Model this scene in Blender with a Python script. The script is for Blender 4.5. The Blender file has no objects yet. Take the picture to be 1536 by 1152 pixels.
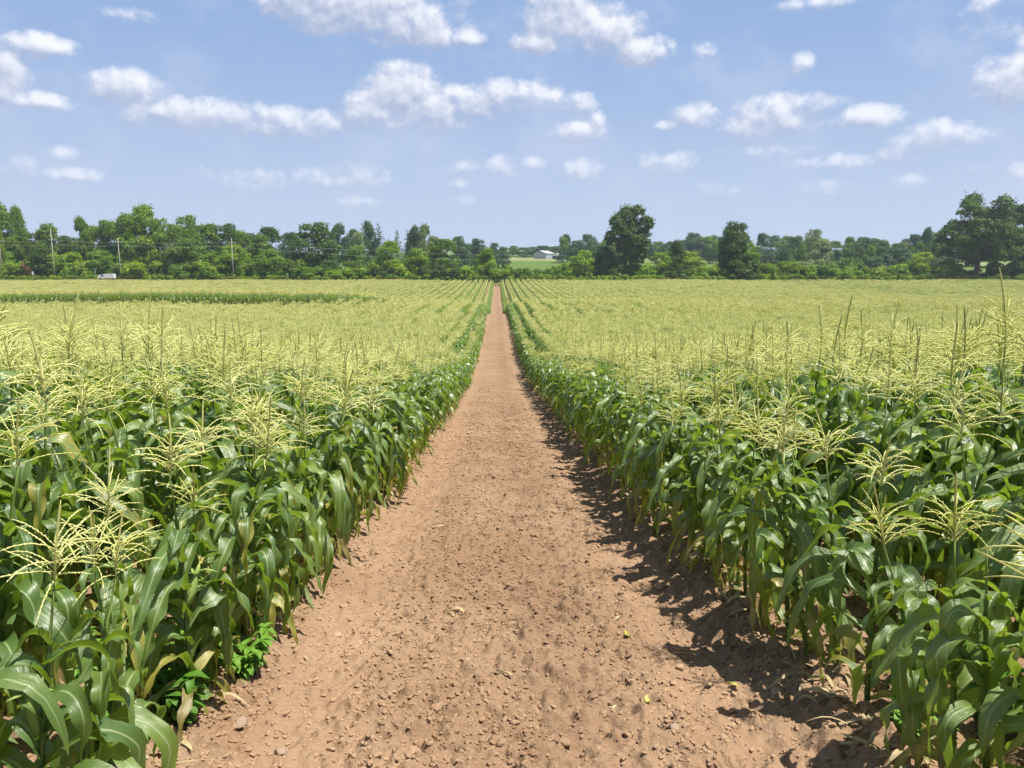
import bpy, math, random
import numpy as np
from mathutils import Vector, Matrix, Euler

random.seed(7)
RNG = np.random.default_rng(7)
SC = bpy.context.scene
COL = SC.collection
R = math.radians

# ------------------------------------------------------------------ camera
F_PX = 1131.0                      # focal length in pixels of the 1536 wide photograph
PITCH = math.atan(181.0 / F_PX)    # horizon at y = 395
YAW = math.atan(23.0 / F_PX)       # lane vanishes at x = 745
EYE = 1.71
cam = bpy.data.cameras.new('camera')
cam.sensor_width = 36.0
cam.lens = 36.0 * F_PX / 1536.0
cam.clip_start = 0.05
cam.clip_end = 20000
CAM = bpy.data.objects.new('camera', cam)
COL.objects.link(CAM)
CAM.location = (0, 0, EYE)
CAM.rotation_euler = (math.pi / 2 - PITCH, 0, -YAW)
SC.camera = CAM
CM = CAM.rotation_euler.to_matrix()


def at(px, py, y):
    """point on the ray through pixel (px, py) of the photograph at forward distance y"""
    d = CM @ Vector(((px - 768) / F_PX, (576 - py) / F_PX, -1))
    return Vector((0, 0, EYE)) + d * (y / d.y)


CMI = np.array(CM.transposed())


def project(x, y, z):
    p = CMI @ np.array([x, y, z - EYE])
    return 768 + F_PX * p[0] / -p[2], 576 - F_PX * p[1] / -p[2]


# ------------------------------------------------------------------ light
SUN_EL, SUN_AZ = R(69), R(108)     # azimuth from +y (view direction) towards +x
world = bpy.data.worlds.new('World')
SC.world = world
world.use_nodes = True
wn = world.node_tree
bg = wn.nodes['Background']
sky = wn.nodes.new('ShaderNodeTexSky')
sky.sky_type = 'NISHITA'
sky.sun_disc = False
sky.sun_elevation = SUN_EL
sky.sun_rotation = SUN_AZ
sky.air_density = 1.0
sky.dust_density = 1.2
sky.ozone_density = 1.5
wn.links.new(sky.outputs[0], bg.inputs[0])
bg.inputs[1].default_value = 0.05
sun = bpy.data.lights.new('sun', 'SUN')
sun.energy = 5.0
sun.angle = R(0.53)
sun.color = (1.0, 0.95, 0.87)
SUN = bpy.data.objects.new('sun', sun)
COL.objects.link(SUN)
sd = Vector((math.sin(SUN_AZ) * math.cos(SUN_EL), math.cos(SUN_AZ) * math.cos(SUN_EL), math.sin(SUN_EL)))
SUN.rotation_euler = (-sd).to_track_quat('-Z', 'Y').to_euler()
SC.view_settings.view_transform = 'Standard'
SC.view_settings.look = 'None'
SC.view_settings.exposure = 0.62
SC.view_settings.gamma = 1.0
SC.render.engine = 'CYCLES'
SC.cycles.use_denoising = True
SC.cycles.max_bounces = 7
SC.cycles.diffuse_bounces = 3
SC.cycles.transmission_bounces = 4
SC.cycles.glossy_bounces = 2
SC.cycles.volume_bounces = 1
SC.cycles.caustics_reflective = False
SC.cycles.caustics_refractive = False
SC.cycles.sample_clamp_indirect = 4.0


# ------------------------------------------------------------------ numpy noise
_P = np.random.default_rng(3).permutation(512)
_G = np.random.default_rng(4).uniform(0, 2 * np.pi, 512)


def perlin(x, y, seed=0):
    xi = np.floor(x).astype(np.int64)
    yi = np.floor(y).astype(np.int64)
    xf, yf = x - xi, y - yi

    def g(ix, iy, dx, dy):
        h = _P[(_P[(ix + seed * 17) & 511] + iy) & 511]
        a = _G[h]
        return np.cos(a) * dx + np.sin(a) * dy
    u = xf * xf * xf * (xf * (xf * 6 - 15) + 10)
    v = yf * yf * yf * (yf * (yf * 6 - 15) + 10)
    n00, n10 = g(xi, yi, xf, yf), g(xi + 1, yi, xf - 1, yf)
    n01, n11 = g(xi, yi + 1, xf, yf - 1), g(xi + 1, yi + 1, xf - 1, yf - 1)
    return (n00 * (1 - u) + n10 * u) * (1 - v) + (n01 * (1 - u) + n11 * u) * v


def worley(x, y, seed=0):
    xi, yi = np.floor(x).astype(np.int64), np.floor(y).astype(np.int64)
    best = np.full(x.shape, 9.0)
    rnd = np.zeros(x.shape)
    for dx in (-1, 0, 1):
        for dy in (-1, 0, 1):
            h = _P[(_P[(xi + dx + seed * 31) & 511] + yi + dy) & 511]
            px_ = xi + dx + (h & 15) / 15.0
            py_ = yi + dy + ((h >> 4) & 15) / 15.0
            d = (px_ - x) ** 2 + (py_ - y) ** 2
            m = d < best
            best = np.where(m, d, best)
            rnd = np.where(m, ((h * 7919) & 511) / 511.0, rnd)
    return np.sqrt(best), rnd


def sstep(a, b, x):
    t = np.clip((x - a) / (b - a), 0, 1)
    return t * t * (3 - 2 * t)


# ------------------------------------------------------------------ terrain height
_ky = np.array([-60, 0, 15, 30, 45, 60, 80, 98, 110, 125, 145, 200, 280, 320, 380, 480, 600, 700, 800, 900, 1050, 1300, 1700])
_kz = np.array([8.0, -1.71, -3.45, -5.0, -5.5, -5.7, -5.95, -6.4, -7.6, -9.0, -9.6, -9.4, -8.55, -7.9, -7.4, -5.4, -1.5, 2.0, 7.0, 11.5, 15.0, 17.0, 14.0]) + EYE
_ys = np.arange(-60, 1700, 0.5)
_zs = np.interp(_ys, _ky, _kz)
_w = np.exp(-0.5 * (np.arange(-12, 13) * 0.5 / 2.4) ** 2)
_w /= _w.sum()
_zs = np.convolve(np.pad(_zs, 12, mode='reflect', reflect_type='odd'), _w, mode='valid')


def height(x, y):
    x = np.asarray(x, float)
    y = np.asarray(y, float)
    z = np.interp(y, _ys, _zs)
    left = sstep(-9, -20, x)
    bump = np.interp(y, [55, 78, 86, 96, 104, 130, 160], [0, -0.3, -0.2, 1.2, 1.3, 0.5, 0])
    z = z + left * bump
    far = sstep(420, 800, y)
    z = z + far * 3.0 * np.sin(x * 0.006 + 1.0) + sstep(20, 120, y) * 0.12 * np.sin(x * 0.11) * sstep(4, 14, np.abs(x))
    return z


def gz(x, y):
    return float(height(x, y))


PATH_X = 0.09          # centre line of the lane
LANE_END = 284.0


# ------------------------------------------------------------------ node helpers
def new_mat(name):
    m = bpy.data.materials.new(name)
    m.use_nodes = True
    nt = m.node_tree
    nt.nodes.clear()
    out = nt.nodes.new('ShaderNodeOutputMaterial')
    return m, nt, out


def N(nt, typ, **kw):
    n = nt.nodes.new(typ)
    for k, v in kw.items():
        if k == 'ins':
            for a, b in v.items():
                if isinstance(b, bpy.types.NodeSocket):
                    nt.links.new(b, n.inputs[a])
                else:
                    n.inputs[a].default_value = b
        else:
            setattr(n, k, v)
    return n


def mth(nt, op, a, b=0.0, c=0.0, clamp=False):
    n = N(nt, 'ShaderNodeMath', operation=op, use_clamp=clamp, ins={0: a, 1: b, 2: c})
    return n.outputs[0]


def mixc(nt, f, a, b, blend='MIX'):
    n = nt.nodes.new('ShaderNodeMix')
    n.data_type = 'RGBA'
    n.blend_type = blend
    for s, v in ((n.inputs['Factor'], f), (n.inputs[6], a), (n.inputs[7], b)):
        if isinstance(v, bpy.types.NodeSocket):
            nt.links.new(v, s)
        elif s.type == 'RGBA':
            s.default_value = (*v[:3], 1)
        else:
            s.default_value = v
    return n.outputs[2]


def mapr(nt, v, a, b, c=0.0, d=1.0, smooth=True):
    n = N(nt, 'ShaderNodeMapRange', ins={0: v, 1: a, 2: b, 3: c, 4: d})
    n.interpolation_type = 'SMOOTHSTEP' if smooth else 'LINEAR'
    return n.outputs[0]


def noise(nt, vec, scale, detail=3.0, rough=0.55, dim='3D', out=0):
    n = N(nt, 'ShaderNodeTexNoise', noise_dimensions=dim, ins={'Scale': scale, 'Detail': detail, 'Roughness': rough})
    if vec is not None:
        nt.links.new(vec, n.inputs['Vector'])
    return n.outputs[out]


# ------------------------------------------------------------------ mesh helpers
class MB:
    """collects vertices, faces, a per-vertex vector attribute and material indices"""

    def __init__(self):
        self.v, self.f, self.a, self.m, self.n = [], [], [], [], 0

    def add(self, V, F, A=None, mi=0):
        V = np.asarray(V, float)
        self.v.append(V)
        self.a.append(np.zeros((len(V), 3)) if A is None else np.asarray(A, float))
        for f in F:
            self.f.append(tuple(int(i) + self.n for i in f))
        self.m += [mi] * len(F)
        self.n += len(V)

    def join(self, o, mat=None, mi=None):
        V = np.concatenate(o.v) if o.v else np.zeros((0, 3))
        if mat is not None:
            V = V @ np.array(mat.to_3x3()).T + np.array(mat.translation)
        self.v.append(V)
        self.a.append(np.concatenate(o.a))
        self.f += [tuple(i + self.n for i in f) for f in o.f]
        self.m += ([mi] * len(o.f) if mi is not None else o.m)
        self.n += len(V)

    def mesh(self, name, mats, smooth=True):
        me = bpy.data.meshes.new(name)
        V = np.concatenate(self.v)
        me.from_pydata(V.tolist(), [], self.f)
        for m in mats:
            me.materials.append(m)
        at_ = me.attributes.new('lf', 'FLOAT_VECTOR', 'POINT')
        at_.data.foreach_set('vector', np.concatenate(self.a).astype(np.float32).ravel())
        if len(mats) > 1:
            me.polygons.foreach_set('material_index', np.array(self.m, dtype=np.int32))
        me.polygons.foreach_set('use_smooth', [smooth] * len(me.polygons))
        me.update()
        return me


def tube(mb, pts, rad, sides=6, A=(0, 0, 0), mi=0, cap=True):
    pts = np.asarray(pts, float)
    n = len(pts)
    rad = np.broadcast_to(np.asarray(rad, float), (n,))
    T = np.gradient(pts, axis=0)
    T /= np.linalg.norm(T, axis=1)[:, None] + 1e-12
    ref = np.array([0.0, 0, 1]) if abs(T[0][2]) < 0.9 else np.array([1.0, 0, 0])
    S = np.cross(T, ref)
    S /= np.linalg.norm(S, axis=1)[:, None] + 1e-12
    U = np.cross(S, T)
    ang = np.arange(sides) * 2 * np.pi / sides
    ring = (np.cos(ang)[None, :, None] * S[:, None, :] + np.sin(ang)[None, :, None] * U[:, None, :]) * rad[:, None, None]
    V = (pts[:, None, :] + ring).reshape(-1, 3)
    F = []
    for i in range(n - 1):
        for j in range(sides):
            k = (j + 1) % sides
            F.append((i * sides + j, i * sides + k, (i + 1) * sides + k, (i + 1) * sides + j))
    if cap:
        F.append(tuple(range(sides))[::-1])
        F.append(tuple((n - 1) * sides + j for j in range(sides)))
    if callable(A):
        AA = np.repeat(np.array([A(i / (n - 1)) for i in range(n)]), sides, axis=0)
    else:
        AA = np.tile(np.array(A, float), (len(V), 1))
    mb.add(V, F, AA, mi)


def box(mb, c, s, A=(0, 0, 0), mi=0):
    c = np.array(c, float)
    h = np.array(s, float) / 2
    V = [c + h * np.array(k) for k in ((-1, -1, -1), (1, -1, -1), (1, 1, -1), (-1, 1, -1), (-1, -1, 1), (1, -1, 1), (1, 1, 1), (-1, 1, 1))]
    F = [(0, 3, 2, 1), (4, 5, 6, 7), (0, 1, 5, 4), (1, 2, 6, 5), (2, 3, 7, 6), (3, 0, 4, 7)]
    mb.add(V, F, np.tile(np.array(A, float), (8, 1)), mi)


def obj(name, me, parent=None, color=None):
    o = bpy.data.objects.new(name, me)
    COL.objects.link(o)
    if parent:
        o.parent = parent
    if color is not None:
        o.color = (*color, 1)
    return o


def tag(o, label=None, cat=None, group=None, kind=None):
    if label:
        o['label'] = label
    if cat:
        o['category'] = cat
    if group:
        o['group'] = group
    if kind:
        o['kind'] = kind
    return o


def empty(name, loc, rz=0.0, scale=None):
    o = bpy.data.objects.new(name, None)
    o.empty_display_size = 0.2
    COL.objects.link(o)
    o.location = loc
    o.rotation_euler = (0, 0, rz)
    if scale:
        o.scale = scale
    return o


# ------------------------------------------------------------------ materials
def mat_soil(gain=1.0):
    m, nt, out = new_mat('soil')
    geo = N(nt, 'ShaderNodeNewGeometry')
    pos = geo.outputs['Position']
    big = noise(nt, pos, 0.9, 4, 0.6)
    mid = noise(nt, pos, 9.0, 4, 0.65)
    fine = noise(nt, pos, 70.0, 3, 0.6)
    grit = noise(nt, pos, 260.0, 2, 0.6)
    c = mixc(nt, mapr(nt, big, 0.3, 0.7), (0.240, 0.152, 0.090), (0.305, 0.205, 0.128))
    c = mixc(nt, mapr(nt, mid, 0.52, 0.72, 0, 0.55), c, (0.15, 0.085, 0.048))
    c = mixc(nt, mapr(nt, fine, 0.55, 0.75, 0, 0.6), c, (0.45, 0.31, 0.19))
    c = mixc(nt, mapr(nt, fine, 0.40, 0.25, 0, 0.85), c, (0.08, 0.043, 0.025))
    # compacted wheel tracks are paler and drier
    sep = N(nt, 'ShaderNodeSeparateXYZ', ins={0: pos})
    ax = mth(nt, 'ABSOLUTE', mth(nt, 'SUBTRACT', sep.outputs[0], PATH_X))
    tr = mapr(nt, mth(nt, 'ABSOLUTE', mth(nt, 'SUBTRACT', ax, 0.98)), 0.12, 0.34, 0.5, 0.0)
    c = mixc(nt, tr, c, (0.325, 0.21, 0.13))
    cs = mapr(nt, mth(nt, 'ABSOLUTE', mth(nt, 'SUBTRACT', mth(nt, 'SUBTRACT', sep.outputs[0], PATH_X), 0.22)), 0.05, 0.42, 1.0, 0.0)
    c = mixc(nt, mth(nt, 'MULTIPLY', cs, mapr(nt, noise(nt, pos, 3.5, 4, 0.7), 0.42, 0.62, 0.05, 0.5)), c, (0.16, 0.092, 0.055))
    patch = noise(nt, pos, 0.35, 3, 0.6)
    c = mixc(nt, mapr(nt, patch, 0.5, 0.7, 0, 0.35), c, (0.19, 0.115, 0.07))
    b = nt.nodes.new('ShaderNodeBsdfPrincipled')
    if gain != 1.0:
        c = mixc(nt, 1.0, c, (gain, gain, gain), 'MULTIPLY')
    nt.links.new(c, b.inputs['Base Color'])
    b.inputs['Roughness'].default_value = 0.95
    b.inputs['Specular IOR Level'].default_value = 0.15
    h = mth(nt, 'ADD', mth(nt, 'MULTIPLY', mid, 0.012), mth(nt, 'MULTIPLY', fine, 0.008))
    h = mth(nt, 'ADD', h, mth(nt, 'MULTIPLY', grit, 0.002))
    h = mth(nt, 'ADD', h, mth(nt, 'MULTIPLY', noise(nt, pos, 24.0, 3, 0.6), 0.010))
    bp = N(nt, 'ShaderNodeBump', ins={'Strength': 0.85, 'Distance': 1.0, 'Height': h})
    nt.links.new(bp.outputs[0], b.inputs['Normal'])
    nt.links.new(b.outputs[0], out.inputs[0])
    return m


def mat_fields():
    m, nt, out = new_mat('far_fields')
    geo = N(nt, 'ShaderNodeNewGeometry')
    pos = geo.outputs['Position']
    sep = N(nt, 'ShaderNodeSeparateXYZ', ins={0: pos})
    y = sep.outputs[1]
    n1 = noise(nt, pos, 0.02, 3)
    n2 = noise(nt, pos, 0.4, 4, 0.7)
    c = mixc(nt, mapr(nt, n2, 0.35, 0.65), (0.065, 0.125, 0.020), (0.125, 0.19, 0.04))
    crop = mixc(nt, mapr(nt, n2, 0.35, 0.65), (0.20, 0.22, 0.085), (0.27, 0.27, 0.12))
    yy = mth(nt, 'ADD', y, mth(nt, 'MULTIPLY', sep.outputs[0], 0.12))
    c = mixc(nt, mapr(nt, yy, 655, 660), c, crop)
    c = mixc(nt, mapr(nt, yy, 735, 742), c, (0.12, 0.20, 0.055))
    c = mixc(nt, mapr(nt, yy, 815, 822), c, (0.17, 0.21, 0.07))
    c = mixc(nt, mapr(nt, n1, 0.45, 0.6, 0, 0.3), c, (0.16, 0.19, 0.07))
    b = nt.nodes.new('ShaderNodeBsdfPrincipled')
    nt.links.new(c, b.inputs['Base Color'])
    b.inputs['Roughness'].default_value = 1.0
    b.inputs['Specular IOR Level'].default_value = 0.1
    bp = N(nt, 'ShaderNodeBump', ins={'Strength': 1.0, 'Distance': 0.8, 'Height': n2})
    nt.links.new(bp.outputs[0], b.inputs['Normal'])
    nt.links.new(b.outputs[0], out.inputs[0])
    return m


def foliage_out(nt, out, col, rough=0.45, transl=0.3, tcol=None, spec=0.4, normal=None):
    b = nt.nodes.new('ShaderNodeBsdfPrincipled')
    nt.links.new(col, b.inputs['Base Color'])
    b.inputs['Roughness'].default_value = rough
    b.inputs['Specular IOR Level'].default_value = spec
    t = nt.nodes.new('ShaderNodeBsdfTranslucent')
    nt.links.new(tcol if tcol is not None else col, t.inputs[0])
    if normal is not None:
        nt.links.new(normal, b.inputs['Normal'])
    mx = nt.nodes.new('ShaderNodeMixShader')
    mx.inputs[0].default_value = transl
    nt.links.new(b.outputs[0], mx.inputs[1])
    nt.links.new(t.outputs[0], mx.inputs[2])
    nt.links.new(mx.outputs[0], out.inputs[0])
    return b


def mat_corn_leaf():
    m, nt, out = new_mat('corn_leaf')
    a = N(nt, 'ShaderNodeAttribute', attribute_name='lf')
    s = N(nt, 'ShaderNodeSeparateXYZ', ins={0: a.outputs['Vector']})
    u, v, dry = s.outputs[0], s.outputs[1], s.outputs[2]
    oi = N(nt, 'ShaderNodeObjectInfo')
    tc = N(nt, 'ShaderNodeTexCoord')
    geo = N(nt, 'ShaderNodeNewGeometry')
    n1 = noise(nt, geo.outputs['Position'], 5.0, 3, 0.6)
    f = mth(nt, 'ADD', mth(nt, 'MULTIPLY', oi.outputs['Random'], 0.45), mth(nt, 'MULTIPLY', n1, 0.6))
    c = mixc(nt, mapr(nt, f, 0.2, 0.85), (0.055, 0.125, 0.012), (0.235, 0.325, 0.040))
    # fine veins running along the blade
    vu = N(nt, 'ShaderNodeCombineXYZ', ins={0: mth(nt, 'MULTIPLY', u, 26.0), 1: mth(nt, 'MULTIPLY', v, 1.2), 2: mth(nt, 'MULTIPLY', oi.outputs['Random'], 9.0)})
    vein = noise(nt, vu.outputs[0], 1.6, 2, 0.5)
    c = mixc(nt, mapr(nt, vein, 0.5, 0.72, 0, 0.35), c, (0.17, 0.28, 0.06))
    d = mth(nt, 'ABSOLUTE', mth(nt, 'SUBTRACT', u, 0.5))
    w = mth(nt, 'ADD', 0.028, mth(nt, 'MULTIPLY', mth(nt, 'SUBTRACT', 1.0, v), 0.035))
    rib = mapr(nt, mth(nt, 'DIVIDE', d, w), 0.8, 1.25, 1.0, 0.0)
    rib = mth(nt, 'MULTIPLY', rib, mapr(nt, v, 0.7, 0.98, 1.0, 0.15))
    c = mixc(nt, rib, c, (0.42, 0.50, 0.24))
    # drying from tip and edge
    e = mth(nt, 'ADD', mth(nt, 'MULTIPLY', d, 0.7), mth(nt, 'MULTIPLY', v, 0.75))
    e = mth(nt, 'ADD', e, mth(nt, 'MULTIPLY', mth(nt, 'SUBTRACT', n1, 0.5), 0.7))
    e = mth(nt, 'ADD', e, mth(nt, 'MULTIPLY', dry, 1.3))
    yel = mapr(nt, e, 0.95, 1.3)
    brn = mapr(nt, e, 1.5, 1.95)
    c = mixc(nt, yel, c, (0.52, 0.42, 0.07))
    c = mixc(nt, brn, c, (0.40, 0.27, 0.12))
    tc_ = mixc(nt, 0.65, c, (0.40, 0.60, 0.03))
    dust = noise(nt, geo.outputs['Position'], 55.0, 4, 0.7)
    c = mixc(nt, mapr(nt, dust, 0.55, 0.75, 0, 0.35), c, (0.30, 0.34, 0.14))
    # the underside is paler
    c = mixc(nt, mth(nt, 'MULTIPLY', geo.outputs['Backfacing'], 0.35), c, (0.12, 0.20, 0.08))
    bp = N(nt, 'ShaderNodeBump', ins={'Strength': 0.6, 'Distance': 0.004, 'Height': vein})
    b = foliage_out(nt, out, c, 0.35, 0.36, tc_, 1.0, bp.outputs[0])
    return m


def simple_plant(name, c1, c2, scale, rough=0.6, transl=0.2, spec=0.3, pos=True):
    m, nt, out = new_mat(name)
    geo = N(nt, 'ShaderNodeNewGeometry')
    oi = N(nt, 'ShaderNodeObjectInfo')
    n1 = noise(nt, geo.outputs['Position'], scale, 3, 0.6)
    f = mth(nt, 'ADD', mth(nt, 'MULTIPLY', oi.outputs['Random'], 0.4), mth(nt, 'MULTIPLY', n1, 0.7))
    c = mixc(nt, mapr(nt, f, 0.25, 0.85), c1, c2)
    foliage_out(nt, out, c, rough, transl, None, spec)
    return m


def mat_foliage():
    """tree leaves: the tint comes from the object colour, variation from position and leaf attribute"""
    m, nt, out = new_mat('foliage')
    oi = N(nt, 'ShaderNodeObjectInfo')
    a = N(nt, 'ShaderNodeAttribute', attribute_name='lf')
    s = N(nt, 'ShaderNodeSeparateXYZ', ins={0: a.outputs['Vector']})
    c = mixc(nt, s.outputs[0], mixc(nt, 1.0, oi.outputs['Color'], (0.66, 0.66, 0.52), 'MULTIPLY'), mixc(nt, 1.0, oi.outputs['Color'], (1.40, 1.25, 1.0), 'MULTIPLY'))
    c = mixc(nt, mth(nt, 'MULTIPLY', s.outputs[1], 0.5), c, mixc(nt, 1.0, oi.outputs['Color'], (1.6, 1.3, 0.9), 'MULTIPLY'))
    foliage_out(nt, out, c, 0.5, 0.38, None, 0.35)
    return m


def plain(name, col, rough=0.7, scale=8.0, var=0.25, metal=0.0, spec=0.4):
    m, nt, out = new_mat(name)
    tc = N(nt, 'ShaderNodeTexCoord')
    n1 = noise(nt, tc.outputs['Object'], scale, 4, 0.6)
    d = tuple(x * (1 - var) for x in col)
    l = tuple(min(1, x * (1 + var)) for x in col)
    c = mixc(nt, mapr(nt, n1, 0.3, 0.7), d, l)
    b = nt.nodes.new('ShaderNodeBsdfPrincipled')
    nt.links.new(c, b.inputs['Base Color'])
    b.inputs['Roughness'].default_value = rough
    b.inputs['Metallic'].default_value = metal
    b.inputs['Specular IOR Level'].default_value = spec
    nt.links.new(b.outputs[0], out.inputs[0])
    return m


M_SOIL = mat_soil()
M_CLOD = mat_soil(1.3)     # soil colour brightened to offset the shaded sides of loose clods
M_FIELDS = mat_fields()
M_LEAF = mat_corn_leaf()
M_STALK = simple_plant('corn_stalk', (0.12, 0.20, 0.035), (0.26, 0.33, 0.08), 7, 0.5, 0.1)
M_TASSEL = simple_plant('corn_tassel', (0.68, 0.69, 0.21), (0.90, 0.90, 0.44), 9, 0.7, 0.35, 0.2)
M_SPIKE = simple_plant('corn_tassel_spike', (0.38, 0.38, 0.12), (0.64, 0.63, 0.24), 3, 0.7, 0.2, 0.2)
M_HUSK = simple_plant('corn_husk', (0.15, 0.26, 0.05), (0.30, 0.40, 0.11), 14, 0.5, 0.2)
M_SILK = simple_plant('corn_silk', (0.55, 0.50, 0.12), (0.72, 0.70, 0.28), 20, 0.6, 0.4)
M_WEED = simple_plant('weed_leaf', (0.08, 0.20, 0.02), (0.17, 0.33, 0.04), 12, 0.5, 0.3)
M_FOL = mat_foliage()
M_BARK = plain('bark', (0.16, 0.12, 0.09), 0.95, 3.0, 0.35)
M_DEADWOOD = plain('dead_wood', (0.27, 0.25, 0.22), 0.95, 3.0, 0.25)
M_POLE = plain('weathered_pole', (0.46, 0.43, 0.38), 0.9, 2.0, 0.2)
M_WIRE = plain('wire', (0.48, 0.50, 0.52), 0.5, 1.0, 0.05)
M_WHITE = plain('white_paint', (0.78, 0.78, 0.76), 0.5, 1.0, 0.04)
M_DARK = plain('dark_glass_and_doorway_shade', (0.03, 0.035, 0.04), 0.2, 1.0, 0.1)
M_RUBBER = plain('rubber', (0.03, 0.03, 0.03), 0.8, 5.0, 0.2)
M_METALR = plain('pale_metal_roof', (0.50, 0.51, 0.51), 0.5, 0.6, 0.08)
M_BARNW = plain('pale_siding', (0.36, 0.38, 0.42), 0.7, 0.6, 0.08)
M_GREENSIGN = plain('green_sign', (0.05, 0.25, 0.15), 0.5, 1.0, 0.05)
M_STONE = plain('field_stone', (0.31, 0.22, 0.155), 0.85, 14.0, 0.18)
M_DRYLEAF = simple_plant('dry_litter', (0.26, 0.19, 0.10), (0.52, 0.43, 0.25), 25, 0.8, 0.15, 0.2)
M_CONC = plain('concrete_silo', (0.42, 0.42, 0.42), 0.9, 1.0, 0.1)


# ------------------------------------------------------------------ ground sheets
SURF = []


def surf(x, y):
    """height of the finished ground sheet, relief included"""
    X, Y, Z = SURF[0]
    x, y = np.asarray(x, float), np.asarray(y, float)
    i = np.clip(np.searchsorted(X, x) - 1, 0, len(X) - 2)
    j = np.clip(np.searchsorted(Y, y) - 1, 0, len(Y) - 2)
    u = (x - X[i]) / (X[i + 1] - X[i])
    v = (y - Y[j]) / (Y[j + 1] - Y[j])
    return (Z[j, i] * (1 - u) + Z[j, i + 1] * u) * (1 - v) + (Z[j + 1, i] * (1 - u) + Z[j + 1, i + 1] * u) * v


def build_ground():
    xd = np.concatenate([np.arange(-2.3, -1.75, 0.018), np.arange(-1.75, 1.75, 0.0115), np.arange(1.75, 2.3001, 0.018)])
    xd[-1] = 2.3
    xo = [2.3]
    st = 0.03
    while xo[-1] < 1300:
        xo.append(xo[-1] + st)
        st = min(st * 1.13, 40)
    xo = np.array(xo[1:])
    X = np.concatenate([-xo[::-1], xd, xo]) + PATH_X
    yl = [-12.0, -6, -3, 0, 1.2]
    y = 2.0
    while y < 1400:
        yl.append(y)
        y += max(0.0115, 0.0030 * y) if y < 20 else (0.010 * y if y < 60 else (0.018 * y if y < 400 else 0.025 * y))
    Y = np.array(yl)
    nx, ny = len(X), len(Y)
    gx, gy = np.meshgrid(X, Y)
    z = height(gx, gy)
    ax = np.abs(gx - PATH_X)
    lane = sstep(1.75, 1.35, ax)
    track = np.exp(-((ax - 0.98) / 0.22) ** 2)
    step = np.maximum(np.gradient(Y)[:, None], 0.011)
    amp = 0.55 + 0.45 * (1 - track)
    # surface relief, each band faded out where the sheet is too coarse to carry it
    for wl, a, sd_ in ((0.9, 0.016, 1), (0.34, 0.010, 2), (0.15, 0.014, 3), (0.08, 0.016, 4), (0.045, 0.014, 5)):
        fade = np.clip(wl / (step * 2.5) - 0.6, 0, 1) * np.clip(wl / 0.05, 0, 1)
        fx = np.clip(1 - (ax - 2.3) / (wl * 6), 0, 1)
        n = perlin(gx / wl, gy / (wl * 1.15), sd_)
        if wl < 0.2:
            n = np.sign(n) * np.abs(n) ** 0.8
            n = np.where(n > 0, n * 1.5, n * 0.8)
        z = z + n * a * 1.5 * fade * fx * (amp if wl < 0.5 else 1.0)
    near = (gy < 24) & (ax < 2.6)
    gxn, gyn, axn = gx[near], gy[near], ax[near]
    stn = np.broadcast_to(step, gx.shape)[near]
    trn = np.exp(-((axn - 0.98) / 0.22) ** 2)
    acc = np.zeros(gxn.shape)
    wx = gxn + 0.02 * perlin(gxn / 0.05, gyn / 0.05, 21)
    wy = gyn + 0.02 * perlin(gxn / 0.05, gyn / 0.05, 22)
    for wl, a, p, sd_ in ((0.16, 0.040, 7.0, 1), (0.08, 0.028, 3.5, 2), (0.042, 0.017, 2.0, 3)):
        d, rr_ = worley(wx / wl, wy / wl, sd_)
        fade = np.clip(wl / (stn * 2.2) - 0.6, 0, 1) * np.clip((24 - gyn) / 8, 0, 1)
        acc += a * (0.15 + rr_ ** p) * np.sqrt(np.clip(1 - (d / 0.62) ** 2, 0, 1)) * fade * (1 - 0.45 * trn)
    z[near] += acc - 0.006
    z = z + 0.05 * sstep(1.2, 1.5, ax) * sstep(60, 20, gy) - track * 0.028 * sstep(120, 30, gy) + 0.02 * sstep(1.1, 1.5, ax) * sstep(2.6, 1.9, ax)
    z = z - 0.02 * np.exp(-((gx - PATH_X - 0.28) / 0.09) ** 2) * (0.5 + perlin(gx * 0, gy / 0.6, 9))
    SURF.append((X, Y, z))
    V = np.stack([gx, gy, z], -1).reshape(-1, 3)
    j, i = np.meshgrid(np.arange(ny - 1), np.arange(nx - 1), indexing='ij')
    q = np.stack([j * nx + i, j * nx + i + 1, (j + 1) * nx + i + 1, (j + 1) * nx + i], -1).reshape(-1, 4)
    cx = (X[i] + X[i + 1]).ravel() / 2
    cy = (Y[j] + Y[j + 1]).ravel() / 2
    is_far = cy > 312
    is_path = (np.abs(cx - PATH_X) < 1.45) & (cy < LANE_END) & ~is_far
    for name, mask, mat in (('dirt_path', is_path, M_SOIL), ('ground', ~is_path & ~is_far, M_SOIL), ('far_fields', is_far, M_FIELDS)):
        f = q[mask]
        used, inv = np.unique(f, return_inverse=True)
        me = bpy.data.meshes.new(name)
        nv, nf = len(used), len(f)
        me.vertices.add(nv)
        me.vertices.foreach_set('co', V[used].astype(np.float32).ravel())
        me.loops.add(nf * 4)
        me.loops.foreach_set('vertex_index', inv.ravel().astype(np.int32))
        me.polygons.add(nf)
        me.polygons.foreach_set('loop_start', np.arange(0, nf * 4, 4, dtype=np.int32))
        me.polygons.foreach_set('use_smooth', np.ones(nf, dtype=bool))
        me.update(calc_edges=True)
        me.materials.append(mat)
        o = obj(name, me)
        lab = {'dirt_path': 'bare reddish brown dirt lane running straight between the two corn stands',
               'ground': 'reddish brown soil under the corn rows',
               'far_fields': 'green and tan fields beyond the hedgerow'}[name]
        tag(o, lab, {'dirt_path': 'path', 'ground': 'ground', 'far_fields': 'field'}[name], kind='structure')


build_ground()


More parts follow.
